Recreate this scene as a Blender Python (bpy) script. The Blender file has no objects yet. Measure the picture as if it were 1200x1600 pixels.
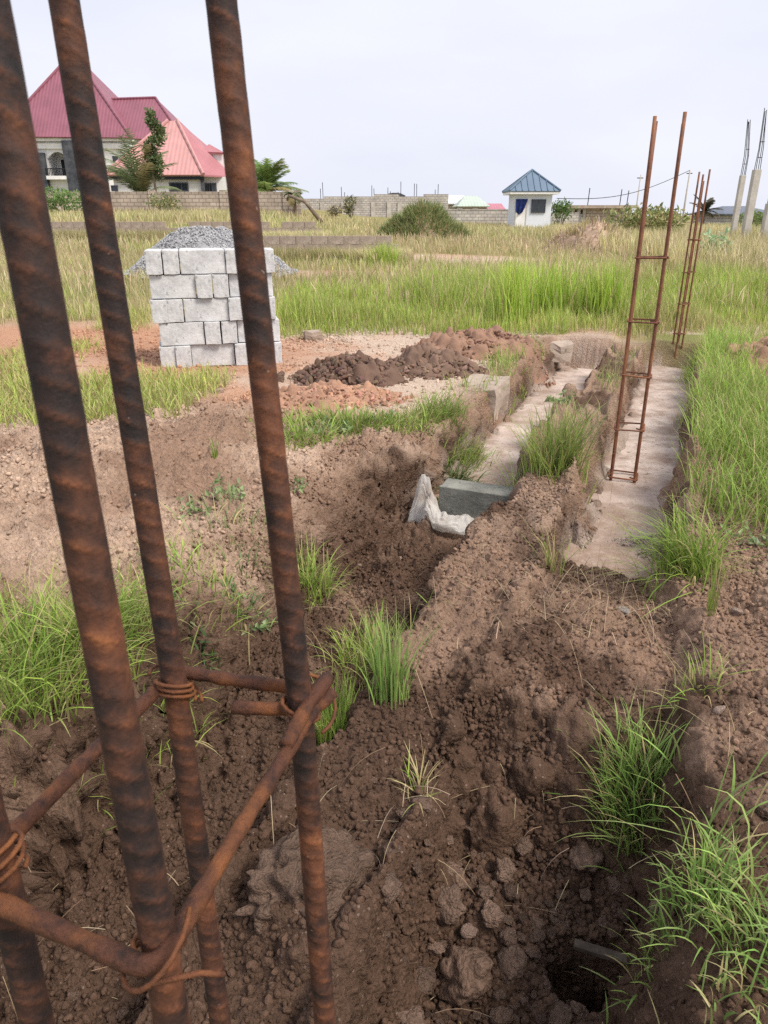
import bpy, bmesh, math, random
import numpy as np
from mathutils import Vector, Matrix

# ------------------------------------------------------------------ camera, sky, sun, exposure
scene = bpy.context.scene
COL = scene.collection
CAM_Z, PITCH, F = 1.40, math.radians(22.7), 1110.0
cam_data = bpy.data.cameras.new('camera')
cam_data.sensor_fit = 'VERTICAL'; cam_data.sensor_height = 36.0
cam_data.lens = 36.0 * F / 1600.0
cam_data.clip_start = 0.02; cam_data.clip_end = 3000
cam_data.dof.use_dof = True; cam_data.dof.focus_distance = 3.6; cam_data.dof.aperture_fstop = 26.0
cam = bpy.data.objects.new('camera', cam_data); COL.objects.link(cam)
cam.location = (0, 0, CAM_Z); cam.rotation_euler = (math.pi / 2 - PITCH, 0, 0)
scene.camera = cam

SUN_EL, SUN_AZ = math.radians(52), math.radians(125)   # azimuth from +Y, clockwise: behind, to the right
world = bpy.data.worlds.new('World'); scene.world = world; world.use_nodes = True
wn, wl = world.node_tree.nodes, world.node_tree.links
wn.clear()
w_out = wn.new('ShaderNodeOutputWorld'); w_bg = wn.new('ShaderNodeBackground')
w_sky = wn.new('ShaderNodeTexSky'); w_sky.sky_type = 'NISHITA'; w_sky.sun_disc = False
w_sky.sun_elevation = SUN_EL; w_sky.sun_rotation = SUN_AZ; w_sky.dust_density = 3.0
w_mix = wn.new('ShaderNodeMix'); w_mix.data_type = 'RGBA'
w_geo = wn.new('ShaderNodeTexCoord'); w_noise = wn.new('ShaderNodeTexNoise')
w_noise.inputs['Scale'].default_value = 2.2; w_noise.inputs['Detail'].default_value = 6
w_map = wn.new('ShaderNodeMapping'); w_map.inputs['Scale'].default_value = (1, 1, 3.5)
w_ramp = wn.new('ShaderNodeValToRGB')                    # thin high cloud sheet, nearly even
w_ramp.color_ramp.elements[0].position = 0.30; w_ramp.color_ramp.elements[0].color = (8.0, 8.3, 9.6, 1)
w_ramp.color_ramp.elements[1].position = 0.72; w_ramp.color_ramp.elements[1].color = (9.35, 9.45, 10.1, 1)
wl.new(w_geo.outputs['Generated'], w_map.inputs['Vector']); wl.new(w_map.outputs['Vector'], w_noise.inputs['Vector'])
wl.new(w_noise.outputs['Fac'], w_ramp.inputs['Fac'])
w_mix.inputs['Factor'].default_value = 0.92
wl.new(w_sky.outputs['Color'], w_mix.inputs['A']); wl.new(w_ramp.outputs['Color'], w_mix.inputs['B'])
wl.new(w_mix.outputs['Result'], w_bg.inputs['Color'])
w_bg.inputs['Strength'].default_value = 0.10
wl.new(w_bg.outputs['Background'], w_out.inputs['Surface'])

sun_data = bpy.data.lights.new('sun', 'SUN'); sun_data.energy = 3.8; sun_data.angle = math.radians(20)
sun_data.color = (1.0, 0.92, 0.81)
sun = bpy.data.objects.new('sun', sun_data); COL.objects.link(sun)
sun_dir = Vector((math.sin(SUN_AZ) * math.cos(SUN_EL), math.cos(SUN_AZ) * math.cos(SUN_EL), math.sin(SUN_EL)))
sun.rotation_euler = sun_dir.to_track_quat('Z', 'Y').to_euler(); sun.location = (0, -5, 12)

scene.view_settings.view_transform = 'Standard'; scene.view_settings.look = 'None'
scene.view_settings.gamma = 1.0; scene.view_settings.use_curve_mapping = False
scene.view_settings.exposure = 0.10
scene.render.engine = 'CYCLES'
scene.cycles.use_denoising = False
scene.cycles.use_adaptive_sampling = True; scene.cycles.adaptive_threshold = 0.012
scene.cycles.max_bounces = 5; scene.cycles.diffuse_bounces = 2; scene.cycles.transmission_bounces = 4

# ------------------------------------------------------------------ helpers
CP, SP = math.cos(PITCH), math.sin(PITCH)
def at(px, py, Y):
    """the point at forward distance Y that the photograph shows at pixel (px, py)"""
    u, v = (px - 600) / F, (800 - py) / F
    k = Y / (CP + v * SP)
    return Vector((u * k, Y, CAM_Z + k * (v * CP - SP)))
def onz(px, py, z):
    u, v = (px - 600) / F, (800 - py) / F
    k = (z - CAM_Z) / (v * CP - SP)
    return Vector((u * k, (CP + v * SP) * k, z))

def hash3(ix, iy, iz, seed):
    h = (ix.astype(np.int64) * 73856093) ^ (iy.astype(np.int64) * 19349663) ^ (iz.astype(np.int64) * 83492791) ^ (seed * 2654435761 & 0xffffffff)
    h &= 0xffffffff
    h = ((h ^ (h >> 15)) * 2246822519) & 0xffffffff
    h = ((h ^ (h >> 13)) * 3266489917) & 0xffffffff
    return ((h ^ (h >> 16)) & 0xffffff) / float(0xffffff)
def vnoise(x, y, z, seed=0):
    """smooth value noise in -1..1"""
    x, y, z = np.broadcast_arrays(np.asarray(x, float), np.asarray(y, float), np.asarray(z, float))
    ix, iy, iz = np.floor(x), np.floor(y), np.floor(z)
    fx, fy, fz = x - ix, y - iy, z - iz
    fx, fy, fz = (f * f * f * (f * (f * 6 - 15) + 10) for f in (fx, fy, fz))
    ix, iy, iz = ix.astype(np.int64), iy.astype(np.int64), iz.astype(np.int64)
    r = 0
    for dx in (0, 1):
        for dy in (0, 1):
            for dz in (0, 1):
                w = (fx if dx else 1 - fx) * (fy if dy else 1 - fy) * (fz if dz else 1 - fz)
                r = r + w * hash3(ix + dx, iy + dy, iz + dz, seed)
    return r * 2 - 1
def fbm(x, y, z=0.0, oct=4, seed=0, gain=0.5):
    r, a, f, tot = 0, 1.0, 1.0, 0
    for i in range(oct):
        r = r + a * vnoise(np.asarray(x) * f + i * 17.3, np.asarray(y) * f - i * 9.1, np.asarray(z) * f + i * 4.7, seed + i)
        tot += a; a *= gain; f *= 2.03
    return r / tot
def clods(x, y, z, scale, seed, keep=1.0):
    """rounded lumps, 0..1, about `scale` across; `keep` is the share of cells that hold one"""
    x, y, z = x / scale, y / scale, z / scale
    ix, iy, iz = np.floor(x).astype(np.int64), np.floor(y).astype(np.int64), np.floor(z).astype(np.int64)
    best = np.zeros_like(x)
    for dx in (-1, 0, 1):
        for dy in (-1, 0, 1):
            for dz in (-1, 0, 1):
                cx, cy, cz = ix + dx, iy + dy, iz + dz
                rr = 0.30 + 0.38 * hash3(cx, cy, cz, seed + 3)
                rr = np.where(hash3(cx, cy, cz, seed + 4) < keep, rr, 1e-3)
                ox, oy, oz = cx + hash3(cx, cy, cz, seed), cy + hash3(cx, cy, cz, seed + 1), cz + hash3(cx, cy, cz, seed + 2)
                d2 = ((x - ox) ** 2 + (y - oy) ** 2 + (z - oz) ** 2) / rr ** 2
                best = np.maximum(best, rr * np.sqrt(np.maximum(0, 1 - d2)))
    return best
def sst(a, b, x):
    t = np.clip((np.asarray(x, float) - a) / (b - a), 0, 1)
    return t * t * (3 - 2 * t)
def win(a, b, c, d, x):
    return sst(a, b, x) * (1 - sst(c, d, x))

def mesh_np(name, V, Fq, smooth=True, col=None, col_name='Col'):
    V = np.ascontiguousarray(V, dtype=np.float32); Fq = np.ascontiguousarray(Fq, dtype=np.int32)
    me = bpy.data.meshes.new(name)
    n = Fq.shape[1]
    me.vertices.add(len(V)); me.vertices.foreach_set('co', V.ravel())
    me.loops.add(Fq.size); me.loops.foreach_set('vertex_index', Fq.ravel())
    me.polygons.add(len(Fq)); me.polygons.foreach_set('loop_start', np.arange(0, Fq.size, n, dtype=np.int32))
    me.polygons.foreach_set('use_smooth', np.full(len(Fq), smooth))
    me.update(calc_edges=True)
    if col is not None:
        for nm, c in (col.items() if isinstance(col, dict) else ((col_name, col),)):
            a = me.color_attributes.new(nm, 'FLOAT_COLOR', 'POINT')
            c4 = np.ones((len(V), 4), np.float32); c4[:, :3] = c
            a.data.foreach_set('color', c4.ravel())
    return me
def link(name, me, mat=None, parent=None, loc=(0, 0, 0), rot=(0, 0, 0), scale=(1, 1, 1)):
    o = bpy.data.objects.new(name, me); COL.objects.link(o)
    if mat is not None and len(me.materials) == 0: me.materials.append(mat)
    o.parent = parent; o.location = loc; o.rotation_euler = rot; o.scale = scale
    return o
def empty(name, loc=(0, 0, 0), rz=0.0):
    o = bpy.data.objects.new(name, None); COL.objects.link(o)
    o.location = loc; o.rotation_euler = (0, 0, rz); o.empty_display_size = 0.1
    return o
def tag(o, label=None, cat=None, group=None, kind=None):
    if label: o['label'] = label
    if cat: o['category'] = cat
    if group: o['group'] = group
    if kind: o['kind'] = kind
    return o

class MB:
    """collects shapes into ONE mesh"""
    def __init__(self): self.v, self.f = [], []
    def add(self, vs, fs):
        b = len(self.v); self.v += [tuple(p) for p in vs]; self.f += [tuple(b + i for i in f) for f in fs]; return self
    def box(self, x0, x1, y0, y1, z0, z1):
        return self.add([(x0, y0, z0), (x1, y0, z0), (x1, y1, z0), (x0, y1, z0), (x0, y0, z1), (x1, y0, z1), (x1, y1, z1), (x0, y1, z1)],
                        [(3, 2, 1, 0), (4, 5, 6, 7), (0, 1, 5, 4), (1, 2, 6, 5), (2, 3, 7, 6), (3, 0, 4, 7)])
    def prism(self, pts, y0, y1):
        """polygon of (x, z) swept from y0 to y1"""
        n = len(pts)
        vs = [(x, y0, z) for x, z in pts] + [(x, y1, z) for x, z in pts]
        return self.add(vs, [tuple(range(n)), tuple(range(2 * n - 1, n - 1, -1))] + [(i, i + n, (i + 1) % n + n, (i + 1) % n) for i in range(n)])
    def tube(self, pts, r, n=8, caps=True):
        pts = [Vector(p) for p in pts]
        rs = r if isinstance(r, (list, tuple)) else [r] * len(pts)
        b = len(self.v); prev = None
        for i, p in enumerate(pts):
            d = (pts[min(i + 1, len(pts) - 1)] - pts[max(i - 1, 0)]).normalized()
            if prev is None:
                a = d.orthogonal().normalized()
            else:
                a = (prev - d * prev.dot(d)); a = a.normalized() if a.length > 1e-6 else d.orthogonal().normalized()
            prev = a; c = d.cross(a)
            for k in range(n):
                t = 2 * math.pi * k / n
                self.v.append(tuple(p + (a * math.cos(t) + c * math.sin(t)) * rs[i]))
        for i in range(len(pts) - 1):
            for k in range(n):
                k2 = (k + 1) % n
                self.f.append((b + i * n + k, b + i * n + k2, b + (i + 1) * n + k2, b + (i + 1) * n + k))
        if caps:
            self.f.append(tuple(b + k for k in range(n - 1, -1, -1)))
            e = b + (len(pts) - 1) * n
            self.f.append(tuple(e + k for k in range(n)))
        return self
    def mesh(self, name, smooth=False, bevel=0.0):
        me = bpy.data.meshes.new(name); me.from_pydata(self.v, [], self.f)
        if bevel > 0:
            bm = bmesh.new(); bm.from_mesh(me)
            bmesh.ops.bevel(bm, geom=bm.edges[:], offset=bevel, segments=2, affect='EDGES', profile=0.6)
            bm.to_mesh(me); bm.free()
        me.polygons.foreach_set('use_smooth', [smooth] * len(me.polygons)); me.update()
        return me
    def build(self, name, mat, parent=None, smooth=False, bevel=0.0, **k):
        return link(name, self.mesh(name, smooth, bevel), mat, parent, **k)

# ------------------------------------------------------------------ materials
def new_mat(name):
    m = bpy.data.materials.new(name); m.use_nodes = True
    nt = m.node_tree; nt.nodes.clear()
    out = nt.nodes.new('ShaderNodeOutputMaterial'); b = nt.nodes.new('ShaderNodeBsdfPrincipled')
    nt.links.new(b.outputs[0], out.inputs['Surface'])
    b.inputs['Specular IOR Level'].default_value = 0.25
    return m, nt, b, out
def N(nt, t, **k):
    n = nt.nodes.new(t)
    for a, v in k.items():
        if a in n.inputs: n.inputs[a].default_value = v
        else: setattr(n, a, v)
    return n
def coords(nt, kind='Object', scale=None):
    c = N(nt, 'ShaderNodeTexCoord')
    if scale is None: return c.outputs[kind]
    m = N(nt, 'ShaderNodeMapping'); m.inputs['Scale'].default_value = scale
    nt.links.new(c.outputs[kind], m.inputs['Vector']); return m.outputs['Vector']
def noise(nt, vec, scale, detail=5, rough=0.55):
    n = N(nt, 'ShaderNodeTexNoise', Scale=scale, Detail=detail, Roughness=rough)
    nt.links.new(vec, n.inputs['Vector']); return n.outputs['Fac']
def ramp(nt, fac, stops):
    r = N(nt, 'ShaderNodeValToRGB'); e = r.color_ramp.elements
    while len(e) < len(stops): e.new(0.5)
    for el, (p, c) in zip(e, stops):
        el.position = p; el.color = (c, c, c, 1) if isinstance(c, (int, float)) else (*c, 1)
    nt.links.new(fac, r.inputs['Fac']); return r.outputs['Color']
def mixc(nt, fac, a, b, mode='MIX'):
    m = N(nt, 'ShaderNodeMix', data_type='RGBA', blend_type=mode)
    for s, v in (('Factor', fac), ('A', a), ('B', b)):
        i = m.inputs[s]
        if isinstance(v, (int, float)): i.default_value = v
        elif isinstance(v, tuple): i.default_value = (*v, 1)
        else: nt.links.new(v, i)
    return m.outputs['Result']
def bump(nt, b, h, strength, dist):
    n = N(nt, 'ShaderNodeBump', Strength=strength, Distance=dist)
    nt.links.new(h, n.inputs['Height']); nt.links.new(n.outputs['Normal'], b.inputs['Normal'])
def addh(nt, a, b, ka=1.0, kb=1.0):
    m = N(nt, 'ShaderNodeMath', operation='MULTIPLY'); nt.links.new(a, m.inputs[0]); m.inputs[1].default_value = ka
    n = N(nt, 'ShaderNodeMath', operation='MULTIPLY_ADD'); nt.links.new(b, n.inputs[0]); n.inputs[1].default_value = kb
    nt.links.new(m.outputs[0], n.inputs[2]); return n.outputs[0]

def mat_speckle(name, c0, c1, scale=8, rough=0.9, bumpd=0.003, fine=90, dark=None, spec=0.2):
    """mottled mineral surface: two tones, fine grain, optional dark pits"""
    m, nt, b, _ = new_mat(name)
    v = coords(nt)
    c = ramp(nt, noise(nt, v, scale, 6), [(0.32, c0), (0.68, c1)])
    fn = noise(nt, v, fine, 4, 0.7)
    c = mixc(nt, 0.55, c, ramp(nt, fn, [(0.25, 0.35), (0.5, 0.5), (0.75, 0.68)]), 'OVERLAY')
    if dark is not None:
        c = mixc(nt, ramp(nt, noise(nt, v, fine * 0.35, 3, 0.6), [(0.62, 0.0), (0.70, 0.7)]), c, dark)
    nt.links.new(c, b.inputs['Base Color'])
    b.inputs['Roughness'].default_value = rough; b.inputs['Specular IOR Level'].default_value = spec
    if bumpd: bump(nt, b, addh(nt, noise(nt, v, scale * 3, 5), fn, 1.0, 0.6), 0.8, bumpd)
    return m
def mat_plain(name, c, rough=0.6, metal=0.0, var=0.12, scale=3.0, spec=0.3):
    m, nt, b, _ = new_mat(name)
    n = noise(nt, coords(nt), scale, 6, 0.6)
    lo = tuple(x * (1 - var) for x in c); hi = tuple(min(1, x * (1 + var)) for x in c)
    nt.links.new(ramp(nt, n, [(0.3, lo), (0.7, hi)]), b.inputs['Base Color'])
    b.inputs['Roughness'].default_value = rough; b.inputs['Metallic'].default_value = metal
    b.inputs['Specular IOR Level'].default_value = spec
    return m
def mat_leaf(name, trans=0.35, rough=0.5):
    """foliage that takes each blade's own colour from the mesh"""
    m, nt, b, out = new_mat(name)
    a = N(nt, 'ShaderNodeVertexColor', layer_name='Col')
    nt.links.new(a.outputs['Color'], b.inputs['Base Color']); b.inputs['Roughness'].default_value = rough
    b.inputs['Specular IOR Level'].default_value = 0.3
    t = N(nt, 'ShaderNodeBsdfTranslucent'); nt.links.new(a.outputs['Color'], t.inputs['Color'])
    x = N(nt, 'ShaderNodeMixShader'); x.inputs[0].default_value = trans
    nt.links.new(b.outputs[0], x.inputs[1]); nt.links.new(t.outputs[0], x.inputs[2])
    nt.links.new(x.outputs[0], out.inputs['Surface']); return m
def mat_rust(name, dark, mid, hot, scale=60.0, hot_at=0.60):
    m, nt, b, _ = new_mat(name)
    v = coords(nt)
    n1 = noise(nt, v, scale, 7, 0.62); n2 = noise(nt, v, scale * 0.28, 4, 0.6); n3 = noise(nt, v, scale * 7, 4, 0.7)
    c = ramp(nt, n1, [(0.28, dark), (0.55, mid)])
    c = mixc(nt, ramp(nt, n2, [(hot_at - 0.10, 0.0), (hot_at + 0.10, 0.85)]), c, hot)
    c = mixc(nt, 0.5, c, ramp(nt, n3, [(0.3, 0.36), (0.7, 0.64)]), 'OVERLAY')
    nt.links.new(c, b.inputs['Base Color']); b.inputs['Roughness'].default_value = 0.62
    b.inputs['Specular IOR Level'].default_value = 0.3
    bump(nt, b, addh(nt, n1, n3, 0.9, 0.6), 1.0, 0.0022)
    return m

M = {}
def mat_bar():
    """deformed bar: dark mill scale between the ribs, rubbed rust on them (rib mask stored on the mesh)"""
    m, nt, b, _ = new_mat('rusty_bar')
    v = coords(nt); a = N(nt, 'ShaderNodeVertexColor', layer_name='Col')
    n1 = noise(nt, v, 70, 8, 0.68); n2 = noise(nt, v, 14, 5, 0.6); n3 = noise(nt, v, 420, 4, 0.7)
    scale_c = ramp(nt, n1, [(0.34, (0.007, 0.006, 0.007)), (0.56, (0.026, 0.013, 0.011)), (0.74, (0.095, 0.037, 0.021))])
    rust_c = ramp(nt, n1, [(0.30, (0.070, 0.027, 0.017)), (0.55, (0.175, 0.062, 0.027)), (0.75, (0.30, 0.115, 0.042))])
    f = mixc(nt, 1.0, mixc(nt, 1.0, a.outputs['Color'], ramp(nt, noise(nt, v, 40, 4, 0.6), [(0.35, 0.08), (0.62, 0.85)]), 'MULTIPLY'), ramp(nt, n2, [(0.43, 0.0), (0.68, 0.85)]), 'ADD')
    c = mixc(nt, f, scale_c, rust_c)
    c = mixc(nt, 0.55, c, ramp(nt, n3, [(0.3, 0.34), (0.7, 0.66)]), 'OVERLAY')
    c = mixc(nt, ramp(nt, noise(nt, v, 160, 2, 0.5), [(0.76, 0.0), (0.80, 0.6)]), c, (0.33, 0.28, 0.24))
    nt.links.new(c, b.inputs['Base Color'])
    r_ = N(nt, 'ShaderNodeMapRange'); r_.inputs['To Min'].default_value = 0.55; r_.inputs['To Max'].default_value = 0.95
    nt.links.new(n1, r_.inputs['Value']); nt.links.new(r_.outputs[0], b.inputs['Roughness'])
    b.inputs['Specular IOR Level'].default_value = 0.4
    bump(nt, b, addh(nt, n1, n3, 0.8, 0.5), 0.9, 0.0012)
    return m
M['rust_near'] = mat_bar()
M['rust_tie'] = mat_rust('rust_tie', (0.06, 0.026, 0.016), (0.16, 0.060, 0.027), (0.30, 0.11, 0.036), 90, 0.55)
M['rust_stirrup'] = mat_rust('rust_stirrup', (0.022, 0.012, 0.010), (0.095, 0.037, 0.021), (0.24, 0.088, 0.030), 110, 0.57)
M['rust_far'] = mat_rust('rust_far', (0.09, 0.036, 0.024), (0.19, 0.078, 0.046), (0.30, 0.125, 0.06), 25, 0.55)
M['leaf'] = mat_leaf('leaf')
M['dry'] = mat_leaf('dry', 0.25, 0.7)
M['block'] = mat_speckle('pale_block', (0.48, 0.485, 0.495), (0.66, 0.66, 0.67), 6, 0.95, 0.006, 60, (0.24, 0.24, 0.245))
M['wet_block'] = mat_speckle('damp_block', (0.165, 0.166, 0.146), (0.29, 0.288, 0.255), 6, 0.9, 0.009, 80, (0.07, 0.08, 0.08))
M['old_block'] = mat_speckle('old_block', (0.30, 0.235, 0.19), (0.46, 0.38, 0.315), 3, 0.95, 0.01, 30, (0.15, 0.115, 0.09))
M['column'] = mat_speckle('column_concrete', (0.40, 0.37, 0.33), (0.58, 0.55, 0.50), 2, 0.9, 0.004, 40)
M['clod'] = mat_speckle('clod', (0.085, 0.055, 0.042), (0.19, 0.125, 0.095), 14, 0.95, 0.006, 120)
M['crumb'] = mat_speckle('crumb', (0.085, 0.053, 0.040), (0.20, 0.13, 0.10), 3, 0.95, 0.0, 60)
M['stone'] = mat_speckle('stone', (0.30, 0.23, 0.19), (0.46, 0.37, 0.32), 20, 0.85, 0.003, 120)
M['gravel'] = mat_speckle('gravel', (0.17, 0.17, 0.18), (0.42, 0.42, 0.44), 9, 0.85, 0.03, 30)
# ------------------------------------------------------------------ the ground: one sheet, laid out along the trenches
TH = math.radians(23.4)
DX, DY = math.sin(TH), math.cos(TH)          # along the trenches
def st(x, y): return x * DX + y * DY, x * DY - y * DX
def xy(s, t): return s * DX + t * DY, s * DY - t * DX
TL, TR = -1.208, -0.226                       # centre lines of the two trenches
_h = onz(935, 1492, -0.5); HOLE = (_h.x, _h.y)
def base_height(s, t):
    """ground height without the small lumps"""
    x, y = xy(s, t)
    # the land rises gently away from the site
    far = np.clip(y - 12, 0, 60); terr = 0.62 * sst(30.2, 33.0, y + 0.6 * fbm(x * 0.3, y * 0.3, 0.0, 2, 13)) * (1 - sst(-7.0, -3.0, x))
    z = far * (0.012 + 0.009 * (1 - sst(-4, 10, x))) + terr
    z = z + 0.05 * fbm(x / 3.5, y / 3.5, 0.0, 3, 11) + 0.022 * fbm(x / 0.8, y / 0.8, 0.0, 3, 12)
    jag = 0.10 * fbm(s * 2.1, t * 0.4, 0.0, 4, 21) + 0.035 * fbm(s * 7.0, t * 2.0, 3.0, 3, 22)
    # crusted spoil on the bank left of the trenches
    z = z + 0.17 * np.exp(-(((t + 3.05) / 0.75) ** 2)) * win(-1.5, 0.6, 3.2, 4.6, s) * (1 + 0.35 * fbm(x * 1.3, y * 1.3, 5.0, 3, 31))
    # spoil heap to the right
    z = z + (0.16 + 0.20 * sst(1.4, 2.6, s)) * sst(0.36, 0.95, t + 0.10 * fbm(s * 1.4, t, 2.0, 3, 41)) * win(-1.0, 1.0, 3.9, 5.3, s) * (1 - sst(1.6, 2.6, t))
    z = z + 0.33 * sst(0.62, 1.25, t + 0.12 * fbm(s * 1.2, t, 7.0, 3, 43)) * win(5.2, 6.0, 7.4, 8.6, s) * (1 - sst(1.9, 2.8, t))
    z = z + 0.04 * sst(0.10, 0.5, t) * win(-1, 0.5, 2.6, 3.6, s) * (1 - sst(1.5, 2.5, t))
    # left trench
    end = 1 - sst(9.05, 9.2, s + jag)
    tw = 0.05 * sst(4.3, 4.7, s); wl = 0.10 + 0.50 * win(1.7, 2.5, 3.5, 4.15, s)                 # the bank has slumped in the middle
    prof = sst(TL - 0.27 - wl - tw, TL - 0.26 - tw, t + jag) * (1 - sst(TL + 0.24 - 0.05 * (1 - sst(2.2, 3.3, s)) + 0.13 * win(3.3, 3.6, 4.2, 4.4, s), TL + 0.33 + 0.03 * (1 - sst(2.2, 3.3, s)) + 0.13 * win(3.3, 3.6, 4.2, 4.4, s), t - jag))
    dl = 0.45 - 0.08 * sst(3.7, 4.0, s) - 0.04 * win(1.2, 2.2, 2.6, 3.2, s)
    # right trench: open pit in front, a dam of fallen soil, then the poured strip
    dr = 0.52 - 0.40 * sst(1.66, 2.06, s + 0.5 * jag) + 0.19 * sst(2.95, 3.35, s + jag) + 0.10 * win(0.5, 0.9, 1.25, 1.5, s)
    sl = 1 - sst(1.6, 3.0, s)
    pr = sst(TR - 0.36 - 0.02 * sl, TR - 0.25 + 0.09 * sl, t + jag) * (1 - sst(TR + 0.25 + 0.05 * sl, TR + 0.34 + 0.09 * sl, t - jag))
    # the ridge between sinks towards the front
    ridge = win(TL + 0.2, TL + 0.33, TR - 0.36, TR - 0.2, t) * (0.05 + 0.13 * (1 - sst(1.1, 2.4, s)) + 0.06 * (1 - sst(2.5, 4.0, s)))
    # dark hole washed out at the pit's corner
    hx_, hy_ = HOLE; z_hole = 0.50 * np.exp(-(((x - hx_) / 0.115) ** 2 + ((y - hy_) / 0.075) ** 2) ** 2)
    # small ditch joining the trenches at the far end
    cross = win(8.45, 8.58, 9.02, 9.16, s + jag) * sst(TL - 0.1, TL, t) * (1 - sst(TR, TR + 0.1, t)) * 0.33
    cut = np.maximum(np.maximum(prof * dl * end, pr * dr * end), cross)
    z = z - np.maximum(cut, ridge) - z_hole + 0.09 * np.exp(-(((s - 1.10) / 0.17) ** 2 + ((t + 0.66) / 0.15) ** 2) ** 2)
    # soil spilt over the edges of the poured strips
    spill = sst(-0.15, 0.5, fbm(x * 4.3, y * 4.3, 2.0, 4, 24))
    z = z + 0.13 * spill * sst(0.09, 0.27, np.abs(t - TR)) * (1 - sst(0.30, 0.40, np.abs(t - TR))) * win(3.1, 3.4, 8.9, 9.1, s)
    z = z + 0.10 * spill * sst(0.12, 0.27, np.abs(t - TL)) * (1 - sst(0.30, 0.40, np.abs(t - TL))) * win(4.2, 4.5, 8.9, 9.1, s)
    z = z + 0.10 * sst(0.0, 0.5, fbm(x * 5, y * 5, 4.0, 4, 25)) * win(3.1, 3.3, 3.5, 4.1, s) * (1 - sst(0.28, 0.36, np.abs(t - TR)))
    return z

def grow(a, b, d0, k):
    out = [a]; d = d0
    while out[-1] < b:
        out.append(out[-1] + d); d *= k
    return out
t_fine = [-3.9]
walls = [TL - 0.31, TL + 0.29, TR - 0.31, TR + 0.30]
while t_fine[-1] < 1.25:
    p = t_fine[-1]
    near_wall = min(abs(p - w) for w in walls) < 0.075
    t_fine.append(p + (0.0058 if near_wall else 0.0092 if p > -1.9 else 0.0135 if p > -3.3 else 0.02))
tv = np.array([-x for x in reversed(grow(3.9, 420, 0.016, 1.09))][:-1] + t_fine + grow(1.25, 420, 0.016, 1.09)[1:])
s_fine = [0.15]
while s_fine[-1] < 9.8:
    p = s_fine[-1]; s_fine.append(p + 0.0078 * max(1.0, p / 1.5))
sv = np.array([-x for x in reversed(grow(-0.15, 60, 0.02, 1.16))][:-1] + s_fine + grow(s_fine[-1], 620, 0.05, 1.05)[1:])
S, T = np.meshgrid(sv, tv, indexing='ij')
shape = S.shape
s_, t_ = S.ravel(), T.ravel()
X, Y = xy(s_, t_)
Z = base_height(s_, t_)
# normals of the base shape, then lumps along them
Zg = Z.reshape(shape)
dzs = np.gradient(Zg, sv, axis=0).ravel(); dzt = np.gradient(Zg, tv, axis=1).ravel()
nx = -(dzs * DX + dzt * DY); ny = -(dzs * DY - dzt * DX); nz = np.ones_like(nx)
ln = np.sqrt(nx * nx + ny * ny + nz * nz); nx, ny, nz = nx / ln, ny / ln, nz / ln
# zones of the site (what the ground is made of)
warp = 0.25 * fbm(X * 0.9, Y * 0.9, 0.0, 4, 51)
in_site = win(-0.8, 0.2, 8.9, 9.5, s_ + warp) * sst(-1.95, -1.6, t_ + 0.6 * warp) * (1 - sst(0.95, 1.5, t_ + warp))
left_bank = win(-1.0, 0.2, 4.3, 4.9, s_ + 0.5 * warp) * (1 - sst(-1.45, -1.15, t_ + 0.6 * warp)) * sst(-6.0, -4.6, t_ + warp)
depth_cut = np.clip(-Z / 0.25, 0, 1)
loose = np.clip(in_site * (0.45 + 0.55 * sst(-0.02, -0.12, Z) + 0.5 * sst(3.8, 2.6, s_)), 0, 1)
near = (Y < 10.5) & (Y > 0.0) & (np.abs(X) < 9)
disp = np.zeros_like(Z)
i = np.where(near)[0]
xn, yn, zn = X[i], Y[i], Z[i]
lo, lb = loose[i], left_bank[i]
near_k = 1 - sst(5.0, 9.0, yn)
big = clods(xn, yn, zn, 0.155, 61, 0.42)
midc = clods(xn, yn, zn, 0.068, 62, 0.65)
sml = clods(xn, yn, zn, 0.030, 63, 0.8)
patch = sst(-0.25, 0.35, fbm(xn * 2.2, yn * 2.2, zn * 2.2, 3, 64))
pit = (1 - sst(1.5, 2.2, s_[i])) * sst(TR - 0.34, TR - 0.2, t_[i]) * (1 - sst(TR + 0.2, TR + 0.32, t_[i]))
d = lo * (0.050 * fbm(xn * 6, yn * 6, zn * 6, 5, 65, 0.62) + 0.085 * big * patch * (0.6 + pit) + 0.058 * midc * (0.35 + 0.65 * patch) + 0.024 * sml)
d = d + lb * (0.072 * fbm(xn * 6, yn * 6, zn * 6, 5, 66, 0.68) + 0.060 * big * patch + 0.070 * midc * (0.25 + 0.75 * patch) + 0.040 * sml)
d = d + 0.010 * fbm(xn * 9, yn * 9, zn * 9, 3, 67) + 0.006 * sml * near_k
floor_strip = (sst(3.85, 4.05, s_[i]) * (1 - sst(9.0, 9.1, s_[i]))) * (np.abs(t_[i] - TL) < 0.25) + \
              (sst(3.3, 3.5, s_[i]) * (1 - sst(9.0, 9.1, s_[i]))) * (np.abs(t_[i] - TR) < 0.25)
d = d * (1 - 0.8 * np.clip(floor_strip, 0, 1))
disp[i] = d
gx, gy, gz = X + nx * disp, Y + ny * disp, Z + nz * disp
ZG = gz.reshape(shape)
def ground_z(x, y):
    x = np.asarray(x, float); y = np.asarray(y, float)
    s, t = st(x, y)
    a = np.clip(np.searchsorted(sv, s) - 1, 0, len(sv) - 2); b = np.clip(np.searchsorted(tv, t) - 1, 0, len(tv) - 2)
    fs = np.clip((s - sv[a]) / (sv[a + 1] - sv[a]), 0, 1); ft = np.clip((t - tv[b]) / (tv[b + 1] - tv[b]), 0, 1)
    return (ZG[a, b] * (1 - fs) * (1 - ft) + ZG[a + 1, b] * fs * (1 - ft) + ZG[a, b + 1] * (1 - fs) * ft + ZG[a + 1, b + 1] * fs * ft)
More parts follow.
